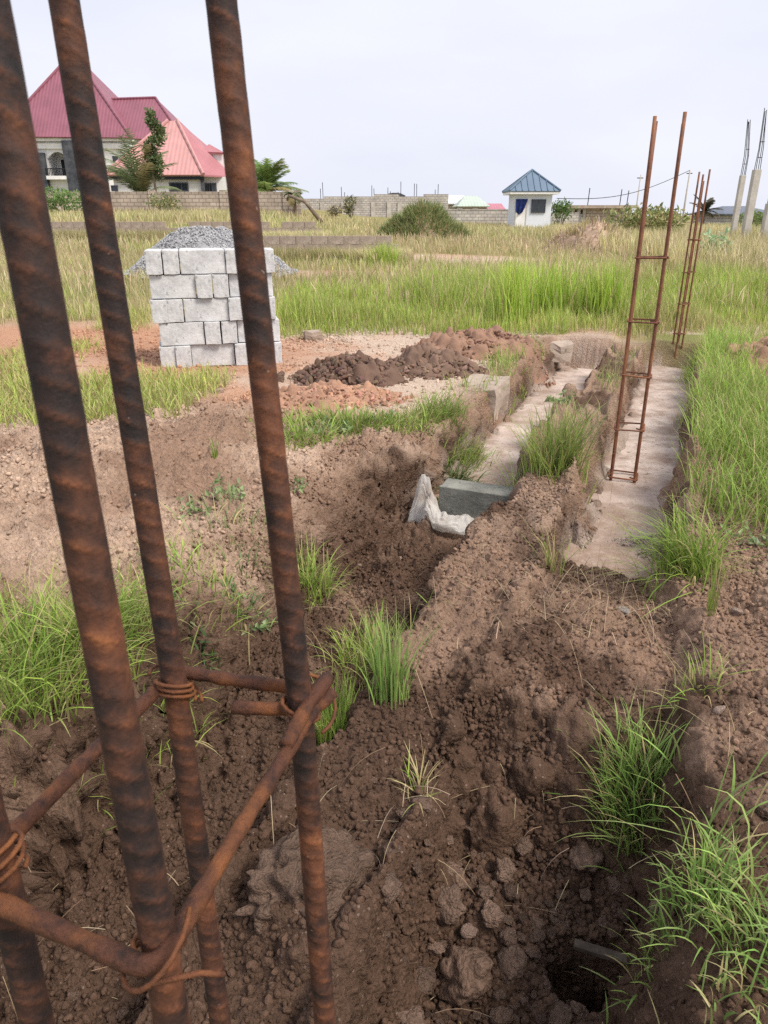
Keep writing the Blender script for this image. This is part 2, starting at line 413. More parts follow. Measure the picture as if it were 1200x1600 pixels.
def gz1(x, y): return float(ground_z(x, y))
# ground colours: what the soil is, patch by patch
def C(*c): return np.array(c, float)
dark, brown, crust, pale, red, field = C(.118, .072, .050), C(.31, .203, .145), C(.52, .378, .285), C(.56, .44, .35), C(.48, .27, .175), C(.30, .245, .12)
green_under = C(.20, .22, .07)
n1 = fbm(X * 1.7, Y * 1.7, gz * 1.7, 5, 71); n2 = fbm(X * 0.35, Y * 0.35, 0.0, 4, 72); n3 = fbm(X * 6, Y * 6, gz * 6, 4, 73)
def lerp(a, b, w): return a + (b - a) * np.clip(w, 0, 1)[:, None]
colr = np.tile(field, (len(X), 1)); colr = lerp(colr, green_under, sst(0.0, 0.4, n2 + 0.2 * n1))
yard = win(4.3, 5.2, 10.0, 11.2, Y + 1.2 * warp) * sst(-9, -6, X) * (1 - sst(2.6, 3.6, X + warp))
colr = lerp(colr, lerp(np.tile(pale, (len(X), 1)), red, sst(-0.15, 0.35, n2 + 0.35 * n1 + 0.25 * (X < -2.2))), yard)
patch_far = np.exp(-((X - 2.2) / 2.6) ** 2 - ((Y - 22.5) / 2.2) ** 2) * 1.6 + np.exp(-((X + 3.5) / 4.0) ** 2 - ((Y - 17.5) / 0.9) ** 2) * 1.5
colr = lerp(colr, lerp(np.tile(pale, (len(X), 1)), red, 0.3 + n1), sst(0.4, 0.9, patch_far + 0.3 * n1))
far_end = np.exp(-((X - 4.4) / 1.6) ** 2 - ((Y - 9.9) / 0.8) ** 2) * 1.4
colr = lerp(colr, np.tile(pale, (len(X), 1)), sst(0.35, 0.8, far_end + 0.3 * n1))
colr = lerp(colr, lerp(np.tile(crust, (len(X), 1)), brown, sst(-0.45, 0.35, n1 + 0.5 * n3)), left_bank)
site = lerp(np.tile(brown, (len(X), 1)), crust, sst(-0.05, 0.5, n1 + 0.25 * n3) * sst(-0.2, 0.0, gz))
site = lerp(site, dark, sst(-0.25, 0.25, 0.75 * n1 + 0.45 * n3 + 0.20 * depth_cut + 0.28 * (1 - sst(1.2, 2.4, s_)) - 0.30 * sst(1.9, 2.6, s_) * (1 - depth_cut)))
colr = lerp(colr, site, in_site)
# pale cement mud round the poured strips
mud_r = win(2.9, 3.6, 9.0, 9.2, s_ + 0.35 * n1) * (1 - sst(0.20, 0.36, np.abs(t_ - TR) + 0.05 * n1)) * sst(-0.10, -0.2, gz)
mud_l = win(3.7, 4.1, 9.0, 9.2, s_ + 0.35 * n1) * (1 - sst(0.22, 0.40, np.abs(t_ - TL) + 0.08 * n1)) * sst(-0.05, -0.2, gz)
colr = lerp(colr, C(.46, .375, .32), 0.85 * np.maximum(mud_r, mud_l) * sst(-0.5, 0.2, n3 + 0.5 * n1))
colr = colr * (1 + 0.10 * n3)[:, None]
CG = np.clip(colr, 0.01, 0.8).reshape(shape + (3,))
def ground_col(x, y):
    s, t = st(np.asarray(x, float), np.asarray(y, float))
    return CG[np.clip(np.searchsorted(sv, s), 0, len(sv) - 1), np.clip(np.searchsorted(tv, t), 0, len(tv) - 1)]
ns, ntv = shape
idx = np.arange(ns * ntv).reshape(shape)
quads = np.stack([idx[:-1, :-1], idx[:-1, 1:], idx[1:, 1:], idx[1:, :-1]], -1).reshape(-1, 4)[:, ::-1]
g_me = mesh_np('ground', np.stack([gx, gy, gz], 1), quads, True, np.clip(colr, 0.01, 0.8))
m, nt, b, _ = new_mat('soil')
v = coords(nt)
a = N(nt, 'ShaderNodeVertexColor', layer_name='Col')
g1 = noise(nt, v, 45, 6, 0.65); g2 = noise(nt, v, 190, 4, 0.7)
c = mixc(nt, 0.7, a.outputs['Color'], ramp(nt, g1, [(0.28, 0.30), (0.5, 0.5), (0.75, 0.70)]), 'OVERLAY')
c = mixc(nt, 0.5, c, ramp(nt, g2, [(0.3, 0.35), (0.7, 0.66)]), 'OVERLAY')
vor = N(nt, 'ShaderNodeTexVoronoi', Scale=70.0); nt.links.new(v, vor.inputs['Vector'])
grit = N(nt, 'ShaderNodeTexVoronoi', Scale=38.0); nt.links.new(v, grit.inputs['Vector'])
c = mixc(nt, ramp(nt, grit.outputs['Distance'], [(0.10, 0.55), (0.15, 0.0)]), c, (0.36, 0.27, 0.22))   # pale grit
nt.links.new(c, b.inputs['Base Color']); b.inputs['Roughness'].default_value = 0.95; b.inputs['Specular IOR Level'].default_value = 0.12
h = addh(nt, addh(nt, g1, g2, 1.0, 0.45), vor.outputs['Distance'], 1.0, -0.5)
bump(nt, b, h, 1.0, 0.016)
M['soil'] = m
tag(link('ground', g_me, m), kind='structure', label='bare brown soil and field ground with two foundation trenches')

# poured concrete strips on the trench floors
def strip(name, s0, s1, tc, hw, z, seed, label):
    ss = np.linspace(s0, s1, int((s1 - s0) / 0.022)); tt = np.linspace(tc - hw, tc + hw, 40)
    A, B = np.meshgrid(ss, tt, indexing='ij')
    u = (B - tc) / hw
    sa = A + 0.16 * fbm(B * 5, A * 0.6, 0.0, 3, seed) * (1 - sst(s0, s0 + 0.5, A)) - 0.06 * (1 - np.abs(u)) * (1 - sst(s0, s0 + 0.3, A))
    x, y = xy(sa, B)
    zz = z + 0.022 * fbm(x * 2.2, y * 2.2, 0.0, 4, seed + 1) + 0.004 * fbm(x * 14, y * 14, 0.0, 3, seed + 2) - 0.05 * sst(0.80, 1.0, np.abs(u) + 0.10 * fbm(x * 5, y * 5, 0.0, 3, seed + 3)) \
        - 0.05 * (1 - sst(s0, s0 + 0.25, A + 0.12 * fbm(x * 4, y * 4, 1.0, 3, seed + 4)))
    e_ = fbm(x * 3, y * 3, 0.0, 5, seed + 7)
    dirt = sst(0.45, 0.95, np.abs(u) + 0.45 * e_) + (1 - sst(s0 + 0.15, s0 + 1.2, A + 0.9 * e_)) + 0.5 * sst(0.15, 0.5, e_)
    I = np.arange(A.size).reshape(A.shape)
    q = np.stack([I[:-1, :-1], I[:-1, 1:], I[1:, 1:], I[1:, :-1]], -1).reshape(-1, 4)[:, ::-1]
    o = link(name, mesh_np(name, np.stack([x.ravel(), y.ravel(), zz.ravel()], 1), q, True, np.repeat(np.clip(dirt, 0, 1).reshape(-1, 1), 3, 1)), M['strip'])
    tag(o, label, kind='structure'); return o
m, nt, b, _ = new_mat('footing_concrete')
v = coords(nt)
c = ramp(nt, noise(nt, v, 2.6, 6, 0.6), [(0.30, (.32, .24, .195)), (0.5, (.50, .405, .35)), (0.7, (.61, .52, .46))])
c = mixc(nt, ramp(nt, noise(nt, v, 7, 6, 0.65), [(0.48, 0.0), (0.66, 0.8)]), c, (.31, .225, .175))
c = mixc(nt, ramp(nt, noise(nt, v, 26, 5, 0.6), [(0.60, 0.0), (0.68, 0.85)]), c, (.16, .108, .08))
at_ = N(nt, 'ShaderNodeVertexColor', layer_name='Col')
c = mixc(nt, mixc(nt, 1.0, at_.outputs['Color'], ramp(nt, noise(nt, v, 18, 6, 0.7), [(0.3, 0.35), (0.6, 1.0)]), 'MULTIPLY'), c, (.25, .168, .125))
c = mixc(nt, 0.5, c, ramp(nt, noise(nt, v, 120, 4, 0.7), [(0.3, 0.38), (0.7, 0.62)]), 'OVERLAY')
nt.links.new(c, b.inputs['Base Color']); b.inputs['Roughness'].default_value = 0.75
bump(nt, b, addh(nt, noise(nt, v, 9, 5), noise(nt, v, 70, 4), 1.0, 0.4), 0.6, 0.012)
M['strip'] = m
strip('concrete_footing', 3.95, 9.06, TL - 0.02, 0.35, -0.335, 301, 'pale poured concrete strip in the trench behind the damp block')
strip('concrete_footing', 3.2, 9.06, TR, 0.31, -0.262, 305, 'pale poured concrete strip under the two-bar cage')
# ------------------------------------------------------------------ reinforcement cages
def ribbed_bar(pts, r, step, rib_gap, rib_h, nside=20, phase=0.0, fine=None):
    """deformed bar along a polyline: slanted crescent ribs on two flanks and two lengthwise ribs"""
    P = [Vector(p) for p in pts]
    L = [0.0]
    for a_, b_ in zip(P, P[1:]): L.append(L[-1] + (b_ - a_).length)
    fine0, fine1 = fine if fine else (0.0, L[-1])
    l = np.concatenate([np.arange(0, fine0, 0.012), np.arange(fine0, min(fine1, L[-1]), step), np.arange(min(fine1, L[-1]), L[-1], 0.012), [L[-1]]]); n = len(l)
    ctr = np.stack([np.interp(l, L, [p[k] for p in P]) for k in range(3)], 1)
    # soften the bends
    for _ in range(30): ctr[1:-1] = 0.25 * ctr[:-2] + 0.5 * ctr[1:-1] + 0.25 * ctr[2:]
    d = np.gradient(ctr, axis=0); d /= np.linalg.norm(d, axis=1)[:, None]
    ref = np.array([0.35, -0.94, 0.0]); a = ref - d * (d @ ref)[:, None]; a /= np.linalg.norm(a, axis=1)[:, None]
    c = np.cross(d, a)
    th = np.linspace(0, 2 * np.pi, nside, endpoint=False) + phase
    TH_, LL = np.meshgrid(th, l)
    TQ = TH_ + np.pi / 2
    w = np.mod(TQ, np.pi) / np.pi                       # 0..1 across each flank
    k = np.mod((LL + np.where(np.mod(TQ, 2 * np.pi) < np.pi, 1, -1) * (w - 0.5) * rib_gap * 0.95) / rib_gap, 1.0)
    rib = np.exp(-((k - 0.5) / 0.10) ** 2) * np.clip(np.sin(np.pi * w) * 1.25 - 0.25, 0, 1) ** 0.8
    key = np.exp(-(np.minimum(w, 1 - w) / 0.06) ** 2) * 0.35
    R = r + rib_h * np.maximum(rib, key) + 0.018 * r * vnoise(np.cos(TH_) * 2, np.sin(TH_) * 2, LL * 90, 7)
    V = ctr[:, None, :] + R[..., None] * (np.cos(TH_)[..., None] * a[:, None, :] + np.sin(TH_)[..., None] * c[:, None, :])
    I = np.arange(n * nside).reshape(n, nside); J = np.roll(I, -1, 1)
    q = np.stack([I[:-1], J[:-1], J[1:], I[1:]], -1).reshape(-1, 4)
    V = V.reshape(-1, 3)
    # caps
    V = np.vstack([V, ctr[:1], ctr[-1:]])
    c0, c1 = n * nside, n * nside + 1
    cap = [(c0, J[0, j], I[0, j], I[0, j]) for j in range(0)]
    rubbed = np.clip(np.maximum(rib, key) * 0.75, 0, 1).reshape(-1, 1)
    me = mesh_np('bar', V[:-2], q, True, np.repeat(rubbed, 3, 1))
    bm = bmesh.new(); bm.from_mesh(me); bm.verts.ensure_lookup_table()
    bm.faces.new([bm.verts[j] for j in I[-1]]); bm.faces.new([bm.verts[j] for j in I[0][::-1]])
    bm.to_mesh(me); bm.free()
    return me
def rounded_loop(corners, r, seg=6):
    out = []
    n = len(corners)
    for i in range(n):
        p, a, b_ = corners[i], corners[i - 1], corners[(i + 1) % n]
        u, w = (a - p).normalized(), (b_ - p).normalized()
        p0, p1 = p + u * r, p + w * r
        for k in range(seg + 1):
            t = k / seg
            out.append(p0 * (1 - t) ** 2 + p * 2 * t * (1 - t) + p1 * t * t)
    return out
def tie(mb, c, ax, r, turns, z0, dz, tilt, seed):
    """tie wire wound round a bar at height z0"""
    rnd = random.Random(seed); pts = []
    n = int(turns * 14)
    for k in range(n + 1):
        t = k / 14 * 2 * math.pi
        zz = z0 + dz * k / n
        rr = r * (1 + 0.10 * rnd.random())
        p = Vector((c[0], c[1], 0)) + Vector((ax[0], ax[1], 0)) * 0 + Vector((rr * math.cos(t), rr * math.sin(t), zz + tilt * math.cos(t + seed)))
        pts.append(p)
    mb.tube(pts, 0.0013, 6)

def near_cage():
    root = empty('rebar_cage', (-0.12, 0.31, -0.55))
    tag(root, 'large rusty ribbed rebar cage in the near foreground with one tied stirrup', 'rebar cage')
    off = Vector(root.location)
    zc = CAM_Z - 0.30
    corners = {'A': (-0.190, 0.2565), 'B': (-0.1035, 0.2256), 'C': (-0.142, 0.400), 'D': (-0.055, 0.383)}
    R = 0.0079
    for kx, (x, y) in corners.items():
        def p(k):
            wx = -0.071 if k > 0 else -0.033
            wy = 0.136 if k > 0 else 0.10
            return Vector((x + wx * k, y + wy * k, zc + k)) - off
        me = ribbed_bar([p(-1.7), p(-0.6), p(0.0), p(0.6), p(1.25)], R, 0.0018, 0.0125, 0.0011, 24, {'A': 0.3, 'B': 0.25, 'C': 0.4, 'D': 0.2}[kx], (1.20, 2.55))
        me.name = 'longitudinal_bar'
        link('longitudinal_bar', me, M['rust_near'], root)
    def stirrup(dz, hooks):
        def q(kx, ex=0.0, ez=0.0):
            x, y = corners[kx]; k = dz
            wx = -0.071 if k > 0 else -0.033; wy = 0.136 if k > 0 else 0.10
            cx, cy = -0.122, 0.316
            dvec = Vector((x - cx, y - cy)).normalized() * 0.0175
            return Vector((x + wx * k + dvec.x, y + wy * k + dvec.y, zc + dz + ez)) - off
        a_, b_, d_, c_ = q('A', ez=0.004), q('B', ez=-0.004), q('D', ez=0.002), q('C', ez=0.004)
        path = rounded_loop([d_, c_, a_, b_], 0.012)
        start = path.index(path[0])
        loop = path + [path[0]]
        mb = MB()
        if hooks:
            # open loop: both ends meet at the far right corner and turn inwards as hook tails
            body = path[4:] + [d_ + (b_ - d_).normalized() * 0.010 + Vector((0, 0, -0.004))]
            t1 = onz(458, 1108, zc - 0.001) - off
            tail1 = [body[-1], d_ + Vector((0.006, 0.004, -0.004)), d_ + Vector((0.001, 0.012, -0.006)), t1, onz(364, 1103, zc - 0.001) - off]
            t2 = onz(482, 1100, zc + 0.006) - off
            tail2 = [path[4], d_ + Vector((0.004, 0.006, 0.006)), t2, onz(446, 1163, zc + 0.004) - off]
            def rough(pts, r0, sd):
                pts = [Vector(p_) for p_ in pts]; out_ = [pts[0]]
                for p_ in pts[1:]:
                    k_ = max(1, int((p_ - out_[-1]).length / 0.003)); q0 = out_[-1].copy()
                    out_ += [q0.lerp(p_, (j_ + 1) / k_) for j_ in range(k_)]
                nz_ = vnoise(np.arange(len(out_)) * 0.35, 0.0, sd, 3); nw_ = vnoise(np.arange(len(out_)) * 0.07, 5.0, sd, 4)
                out_ = [p_ + Vector((0, 0, 0.0012 * w_)) for p_, w_ in zip(out_, nw_)]
                mb.tube(out_, [r0 * (1 + 0.11 * z_) for z_ in nz_], 12)
            rough(list(reversed(tail2))[:-1] + body, 0.0046, 1.0)
            rough(tail1, 0.0045, 7.0)
        else:
            mb.tube(loop, 0.0050, 8)
        o = mb.build('stirrup', M['rust_stirrup'], root, True)
        return o
    stirrup(0.0, True); stirrup(-0.52, False); stirrup(0.95, False); stirrup(-1.1, False)
    for i_, (kx, turns, dz) in enumerate((('A', 3, 0.022), ('B', 2, -0.008), ('C', 3, 0.013), ('D', 2, 0.006))):
        x, y = corners[kx]; mb = MB()
        tie(mb, (x - off.x, y - off.y), (0, 0), R + 0.0035, turns, zc - off.z - 0.004, dz, 0.006, i_)
        # crossing loop over the stirrup and a twisted tail
        c0 = Vector((x - off.x, y - off.y, zc - off.z))
        outv = Vector((x + 0.122, y - 0.316, 0)).normalized(); side = Vector((-outv.y, outv.x, 0))
        loop = [c0 + outv * (0.004 + 0.022 * math.sin(math.pi * k / 10)) + side * (0.016 * math.cos(math.pi * k / 10)) + Vector((0, 0, 0.014 * math.cos(math.pi * k / 10))) for k in range(11)]
        mb.tube(loop, 0.0013, 6)
        if kx in 'B':
            mb.tube([loop[5], loop[5] + side * 0.020 + Vector((0, 0, 0.001)), loop[5] + side * 0.030 + Vector((0, 0, -0.003))], 0.0013, 6)
        mb.build('tie_wire', M['rust_tie'], root, True)
near_cage()

def field_cage(label, base, size, rz, height, levels, lean, r, offs=(0, 0, 0, 0), scatter=0.0):
    root = empty('rebar_cage', base, rz); tag(root, label, 'rebar cage')
    rnd = random.Random(label)
    hx, hy = size[0] / 2, size[1] / 2
    cs = [(-hx, -hy), (hx, -hy), (hx, hy), (-hx, hy)]
    for (x, y), o_ in zip(cs, offs):
        j = [rnd.uniform(-1, 1) * scatter for _ in range(4)]
        pts = [(x + lean[0] * z + j[0] * (z / height) ** 2, y + lean[1] * z + j[1] * (z / height) ** 2, z) for z in np.linspace(-0.35, height + o_, 9)]
        mb = MB().tube(pts, r, 10); link('longitudinal_bar', mb.mesh('bar', True), M['rust_far'], root)
    for z in levels:
        e = r * 1.6
        t1, t2 = rnd.uniform(-.012, .012), rnd.uniform(-.012, .012)
        co = [Vector((x + math.copysign(e, x) + lean[0] * z, y + math.copysign(e, y) + lean[1] * z, z + t1 * (x > 0) + t2 * (y > 0))) for x, y in cs]
        path = rounded_loop(co, 0.02, 3)
        MB().tube(path + [path[0]], r * 0.52, 8).tube([co[1] + Vector((0.0, 0.0, 0.006)), co[1] + Vector((-0.05, 0.03, 0.006))], r * 0.5, 6).build('stirrup', M['rust_far'], root, True)
# two-bar looking cage standing on the concrete strip
b2 = onz(973, 748, -0.26)
bx2, by2 = b2.x, b2.y
field_cage('tall rusty rebar cage standing on the pale strip of the nearer concrete trench', (bx2, by2, -0.26), (0.152, 0.13), math.atan2(bx2, by2) * -1 + 0.0, 2.17,
           (0.03, 0.36, 0.72, 1.05, 1.42), (-0.006, 0.0), 0.0105, (0.0, 0.015, -0.03, -0.012), 0.004)
b3 = onz(1057, 548, -0.08)
field_cage('slender rusty cage of four bars at the far end of the trench', (b3.x, b3.y, -0.10), (0.068, 0.085), math.radians(10), 1.90,
           (0.22, 0.55, 0.90, 1.25), (0.0, 0.0), 0.0100, (0.0, 0.05, -0.06, 0.03), 0.006)
# ------------------------------------------------------------------ loose soil: clods, stones, crumbs, heaps
def ico(sub):
    bm = bmesh.new(); bmesh.ops.create_icosphere(bm, subdivisions=sub, radius=1.0)
    bm.verts.ensure_lookup_table()
    v = np.array([p.co[:] for p in bm.verts]); f = np.array([[q.index for q in p.verts] for p in bm.faces])
    bm.free(); return v, f
ICO = {k: ico(k) for k in (1, 2, 3, 4, 5)}
def lump(sub, seed, rough=0.35, cuts=7, fine=0.08):
    """angular lump of soil or stone: a ball cut by random planes, then roughened"""
    rng = np.random.default_rng(seed)
    v, f = ICO[sub]
    n = rng.normal(size=(cuts, 3)); n /= np.linalg.norm(n, axis=1)[:, None]
    dd = rng.uniform(0.55, 0.95, cuts)
    r = np.min(np.where(v @ n.T > 1e-3, dd / np.maximum(v @ n.T, 1e-3), 9.0), axis=1)
    r = np.minimum(r, 1.0) * (1 + rough * 0.5 * fbm(v[:, 0] * 1.2 + seed, v[:, 1] * 1.2, v[:, 2] * 1.2, 3, seed) + fine * fbm(v[:, 0] * 5 + seed, v[:, 1] * 5, v[:, 2] * 5, 3, seed + 9))
    return v * r[:, None] * np.array([1.0, rng.uniform(0.7, 0.95), rng.uniform(0.55, 0.8)]), f
def rotmats(n, rng):
    q = rng.normal(size=(n, 4)); q /= np.linalg.norm(q, axis=1)[:, None]
    w, x, y, z = q.T
    return np.stack([1 - 2 * (y * y + z * z), 2 * (x * y - z * w), 2 * (x * z + y * w), 2 * (x * y + z * w), 1 - 2 * (x * x + z * z), 2 * (y * z - x * w),
                     2 * (x * z - y * w), 2 * (y * z + x * w), 1 - 2 * (x * x + y * y)], -1).reshape(n, 3, 3)
def crumb_mesh(name, P, size, seed, sub=1, cols=None, cuts=5):
    """many small lumps joined into one mesh"""
    rng = np.random.default_rng(seed)
    K = 10; vs = [(v0 * np.array([1.0, 0.85, 0.75]), f0) for v0, f0 in (lump(sub, seed * 31 + k, 0.7, cuts, 0.30) for k in range(K))]
    f = vs[0][1]; nv = len(vs[0][0])
    base = np.stack([x[0] for x in vs])
    k = rng.integers(0, K, len(P)); R = rotmats(len(P), rng)
    V = np.einsum('nij,nvj->nvi', R, base[k]) * np.asarray(size)[:, None, None] + P[:, None, :]
    Fc = (f[None] + (np.arange(len(P)) * nv)[:, None, None]).reshape(-1, 3)
    col = None
    if cols is not None: col = np.repeat(cols, nv, axis=0)
    return mesh_np(name, V.reshape(-1, 3), Fc, False, col)
def gn_scatter(name, P, size, cols, meshes, mat, seed, smin=0.75):
    """too many lumps to count: one object whose points carry instances of a few shared meshes"""
    rng = np.random.default_rng(seed); n = len(P)
    me = bpy.data.meshes.new(name); me.vertices.add(n); me.vertices.foreach_set('co', np.ascontiguousarray(P, np.float32).ravel())
    def att(nm, tp, data, fld):
        a_ = me.attributes.new(nm, tp, 'POINT'); a_.data.foreach_set(fld, np.ascontiguousarray(data, np.float32).ravel())
    att('size', 'FLOAT', size, 'value'); att('turn', 'FLOAT_VECTOR', rng.uniform(0, 6.283, (n, 3)), 'vector')
    att('tone', 'FLOAT_COLOR', np.hstack([cols, np.ones((n, 1))]), 'color')
    o = bpy.data.objects.new(name, me); COL.objects.link(o)
    lib = bpy.data.collections.new(name + '_shapes')
    for k, m_ in enumerate(meshes):
        m_.materials.clear(); m_.materials.append(mat)
        lib.objects.link(bpy.data.objects.new(f'{name}_shape', m_))
    ng = bpy.data.node_groups.new(name, 'GeometryNodeTree')
    ng.interface.new_socket('Geometry', in_out='INPUT', socket_type='NodeSocketGeometry'); ng.interface.new_socket('Geometry', in_out='OUTPUT', socket_type='NodeSocketGeometry')
    gi, go = ng.nodes.new('NodeGroupInput'), ng.nodes.new('NodeGroupOutput')
    ci = ng.nodes.new('GeometryNodeCollectionInfo'); ci.inputs['Collection'].default_value = lib; ci.inputs['Separate Children'].default_value = True; ci.inputs['Reset Children'].default_value = True
    ip = ng.nodes.new('GeometryNodeInstanceOnPoints'); ip.inputs['Pick Instance'].default_value = True
    m2p = ng.nodes.new('GeometryNodeMeshToPoints')
    sz = ng.nodes.new('GeometryNodeInputNamedAttribute'); sz.data_type = 'FLOAT'; sz.inputs['Name'].default_value = 'size'
    tu = ng.nodes.new('GeometryNodeInputNamedAttribute'); tu.data_type = 'FLOAT_VECTOR'; tu.inputs['Name'].default_value = 'turn'
    e2r = ng.nodes.new('FunctionNodeEulerToRotation')
    L_ = ng.links.new
    L_(gi.outputs[0], m2p.inputs['Mesh']); L_(m2p.outputs[0], ip.inputs['Points']); L_(ci.outputs[0], ip.inputs['Instance'])
    L_(tu.outputs['Attribute'], e2r.inputs[0]); L_(e2r.outputs[0], ip.inputs['Rotation']); L_(sz.outputs['Attribute'], ip.inputs['Scale']); L_(ip.outputs[0], go.inputs[0])
    o.modifiers.new('scatter', 'NODES').node_group = ng
    return o
def mat_lump(name, inst, s1, s2, dist):
    m, nt, b, _ = new_mat(name)
    if inst: a = N(nt, 'ShaderNodeAttribute', attribute_name='tone', attribute_type='INSTANCER')
    else: a = N(nt, 'ShaderNodeVertexColor', layer_name='Col')
    v = coords(nt)
    n1 = noise(nt, v, s1, 6, 0.7); n2 = noise(nt, v, s2, 4, 0.7)
    vo = N(nt, 'ShaderNodeTexVoronoi', Scale=s1 * 2.2); nt.links.new(v, vo.inputs['Vector'])
    c = mixc(nt, 0.75, a.outputs['Color'], ramp(nt, n1, [(0.3, 0.28), (0.7, 0.70)]), 'OVERLAY')
    c = mixc(nt, 0.45, c, ramp(nt, n2, [(0.3, 0.33), (0.7, 0.67)]), 'OVERLAY')
    nt.links.new(c, b.inputs['Base Color']); b.inputs['Roughness'].default_value = 0.95; b.inputs['Specular IOR Level'].default_value = 0.12
    bump(nt, b, addh(nt, addh(nt, n1, n2, 1.0, 0.5), vo.outputs['Distance'], 1.0, -0.7), 1.0, dist)
    return m
M['clod'] = mat_lump('soil_clod', False, 3.2, 14, 0.012)
M['clod_inst'] = mat_lump('soil_crumb', True, 2.0, 8, 0.003)
def clod_shape(sub, seed, cuts, rough, fine, agg):
    """lump built up of smaller aggregates"""
    v_, f_ = lump(sub, seed, rough, cuts, fine)
    nrm = v_ / np.linalg.norm(v_, axis=1)[:, None]
    a_ = clods(v_[:, 0] + seed, v_[:, 1], v_[:, 2], 0.55, seed, 0.8) * 0.30 + clods(v_[:, 0], v_[:, 1] + seed, v_[:, 2], 0.24, seed + 5, 0.8) * 0.16
    return v_ * 0.92 + nrm * (agg * a_)[:, None], f_
m, nt, b, _ = new_mat('crumbly_soil')
a = N(nt, 'ShaderNodeVertexColor', layer_name='Col'); v = coords(nt)
c = mixc(nt, 0.7, a.outputs['Color'], ramp(nt, noise(nt, v, 130, 5, 0.65), [(0.3, 0.32), (0.7, 0.68)]), 'OVERLAY')
nt.links.new(c, b.inputs['Base Color']); b.inputs['Roughness'].default_value = 0.95; b.inputs['Specular IOR Level'].default_value = 0.12
bump(nt, b, noise(nt, v, 160, 5, 0.65), 0.8, 0.004)
M['crumbly'] = m
rng = np.random.default_rng(5)
def soil_tone(n, rng, lo=0.75, hi=1.35, base=(.205, .137, .104)):
    k = rng.uniform(lo, hi, n)[:, None]
    return np.clip(np.array(base) * k * (1 + rng.normal(0, 0.05, (n, 3))), 0.02, 0.8)

# crumbs scattered over the dug ground: too many to count
def scatter_st(n, s0, s1, t0, t1, dens, rng):
    s = rng.uniform(s0, s1, n); t = rng.uniform(t0, t1, n)
    keep = rng.random(n) < dens(s, t)
    return s[keep], t[keep]
def crumb_density(s, t):
    x, y = xy(s, t)
    p = sst(-0.35, 0.45, fbm(x * 1.6, y * 1.6, 0.0, 3, 91))
    pit = (1 - sst(1.6, 2.4, s)) * win(-0.62, -0.45, 0.0, 0.12, t)
    lt = win(-1.55, -1.4, -0.95, -0.8, t) * (1 - sst(3.2, 3.9, s))
    strip_ = (s > 3.5) * ((np.abs(t - TL) < 0.3) | (np.abs(t - TR) < 0.3))
    return np.clip((0.22 + 0.5 * p + 0.7 * pit + 0.35 * lt) * np.where(strip_, 0.10 + 0.8 * (s < 3.9) * (t > -0.6), 1.0), 0, 1)
s, t = scatter_st(130000, 0.25, 4.6, -2.0, 1.0, crumb_density, rng)
size = 0.0030 + 0.0125 * rng.random(len(s)) ** 3.0
x, y = xy(s, t); z = ground_z(x, y)
ok = y > 0.35
x, y, z, size = x[ok], y[ok], z[ok], size[ok]
crumb_shapes = []
for k in range(8):
    v_, f_ = clod_shape(2, 900 + k, 8, 0.5, 0.10, 0.5); crumb_shapes.append(mesh_np('crumb', v_, f_, True))
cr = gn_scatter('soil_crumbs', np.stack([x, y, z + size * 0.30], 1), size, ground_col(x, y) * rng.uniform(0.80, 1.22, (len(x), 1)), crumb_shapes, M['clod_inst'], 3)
tag(cr, 'small brown soil crumbs strewn over the dug ground and trench floors', 'soil', kind='stuff')
s, t = scatter_st(34000, 0.5, 4.6, -5.2, -1.75, lambda s, t: 0.15 + 0.85 * sst(-0.15, 0.4, fbm(s * 1.6, t * 1.6, 0.0, 3, 93)), rng)
x, y = xy(s, t); size = 0.004 + 0.017 * rng.random(len(s)) ** 3; z = ground_z(x, y)
ok = y > 0.5; x, y, z, size = x[ok], y[ok], z[ok], size[ok]
cr = gn_scatter('soil_crumbs', np.stack([x, y, z + size * 0.25], 1), size, ground_col(x, y) * rng.uniform(0.82, 1.2, (len(x), 1)), crumb_shapes, M['clod_inst'], 4)
tag(cr, 'light dry crumbs on the crusted bank behind the near cage', 'soil', kind='stuff')
x = rng.uniform(-4.5, 2.2, 26000); y = rng.uniform(4.9, 9.6, 26000)
k_ = rng.random(26000) < 0.15 + 0.85 * sst(0.0, 0.5, fbm(x * 1.3, y * 1.3, 0.0, 4, 95)); s, t = st(x, y); k_ &= t < -1.6
x, y = x[k_], y[k_]; size = 0.006 + 0.026 * rng.random(len(x)) ** 3.5
cr = gn_scatter('soil_crumbs', np.stack([x, y, ground_z(x, y) + size * 0.25], 1), size, ground_col(x, y) * rng.uniform(0.7, 1.15, (len(x), 1)), crumb_shapes, M['clod_inst'], 5)
tag(cr, 'pale crumbs scattered over the bare yard round the soil heaps', 'soil', kind='stuff')

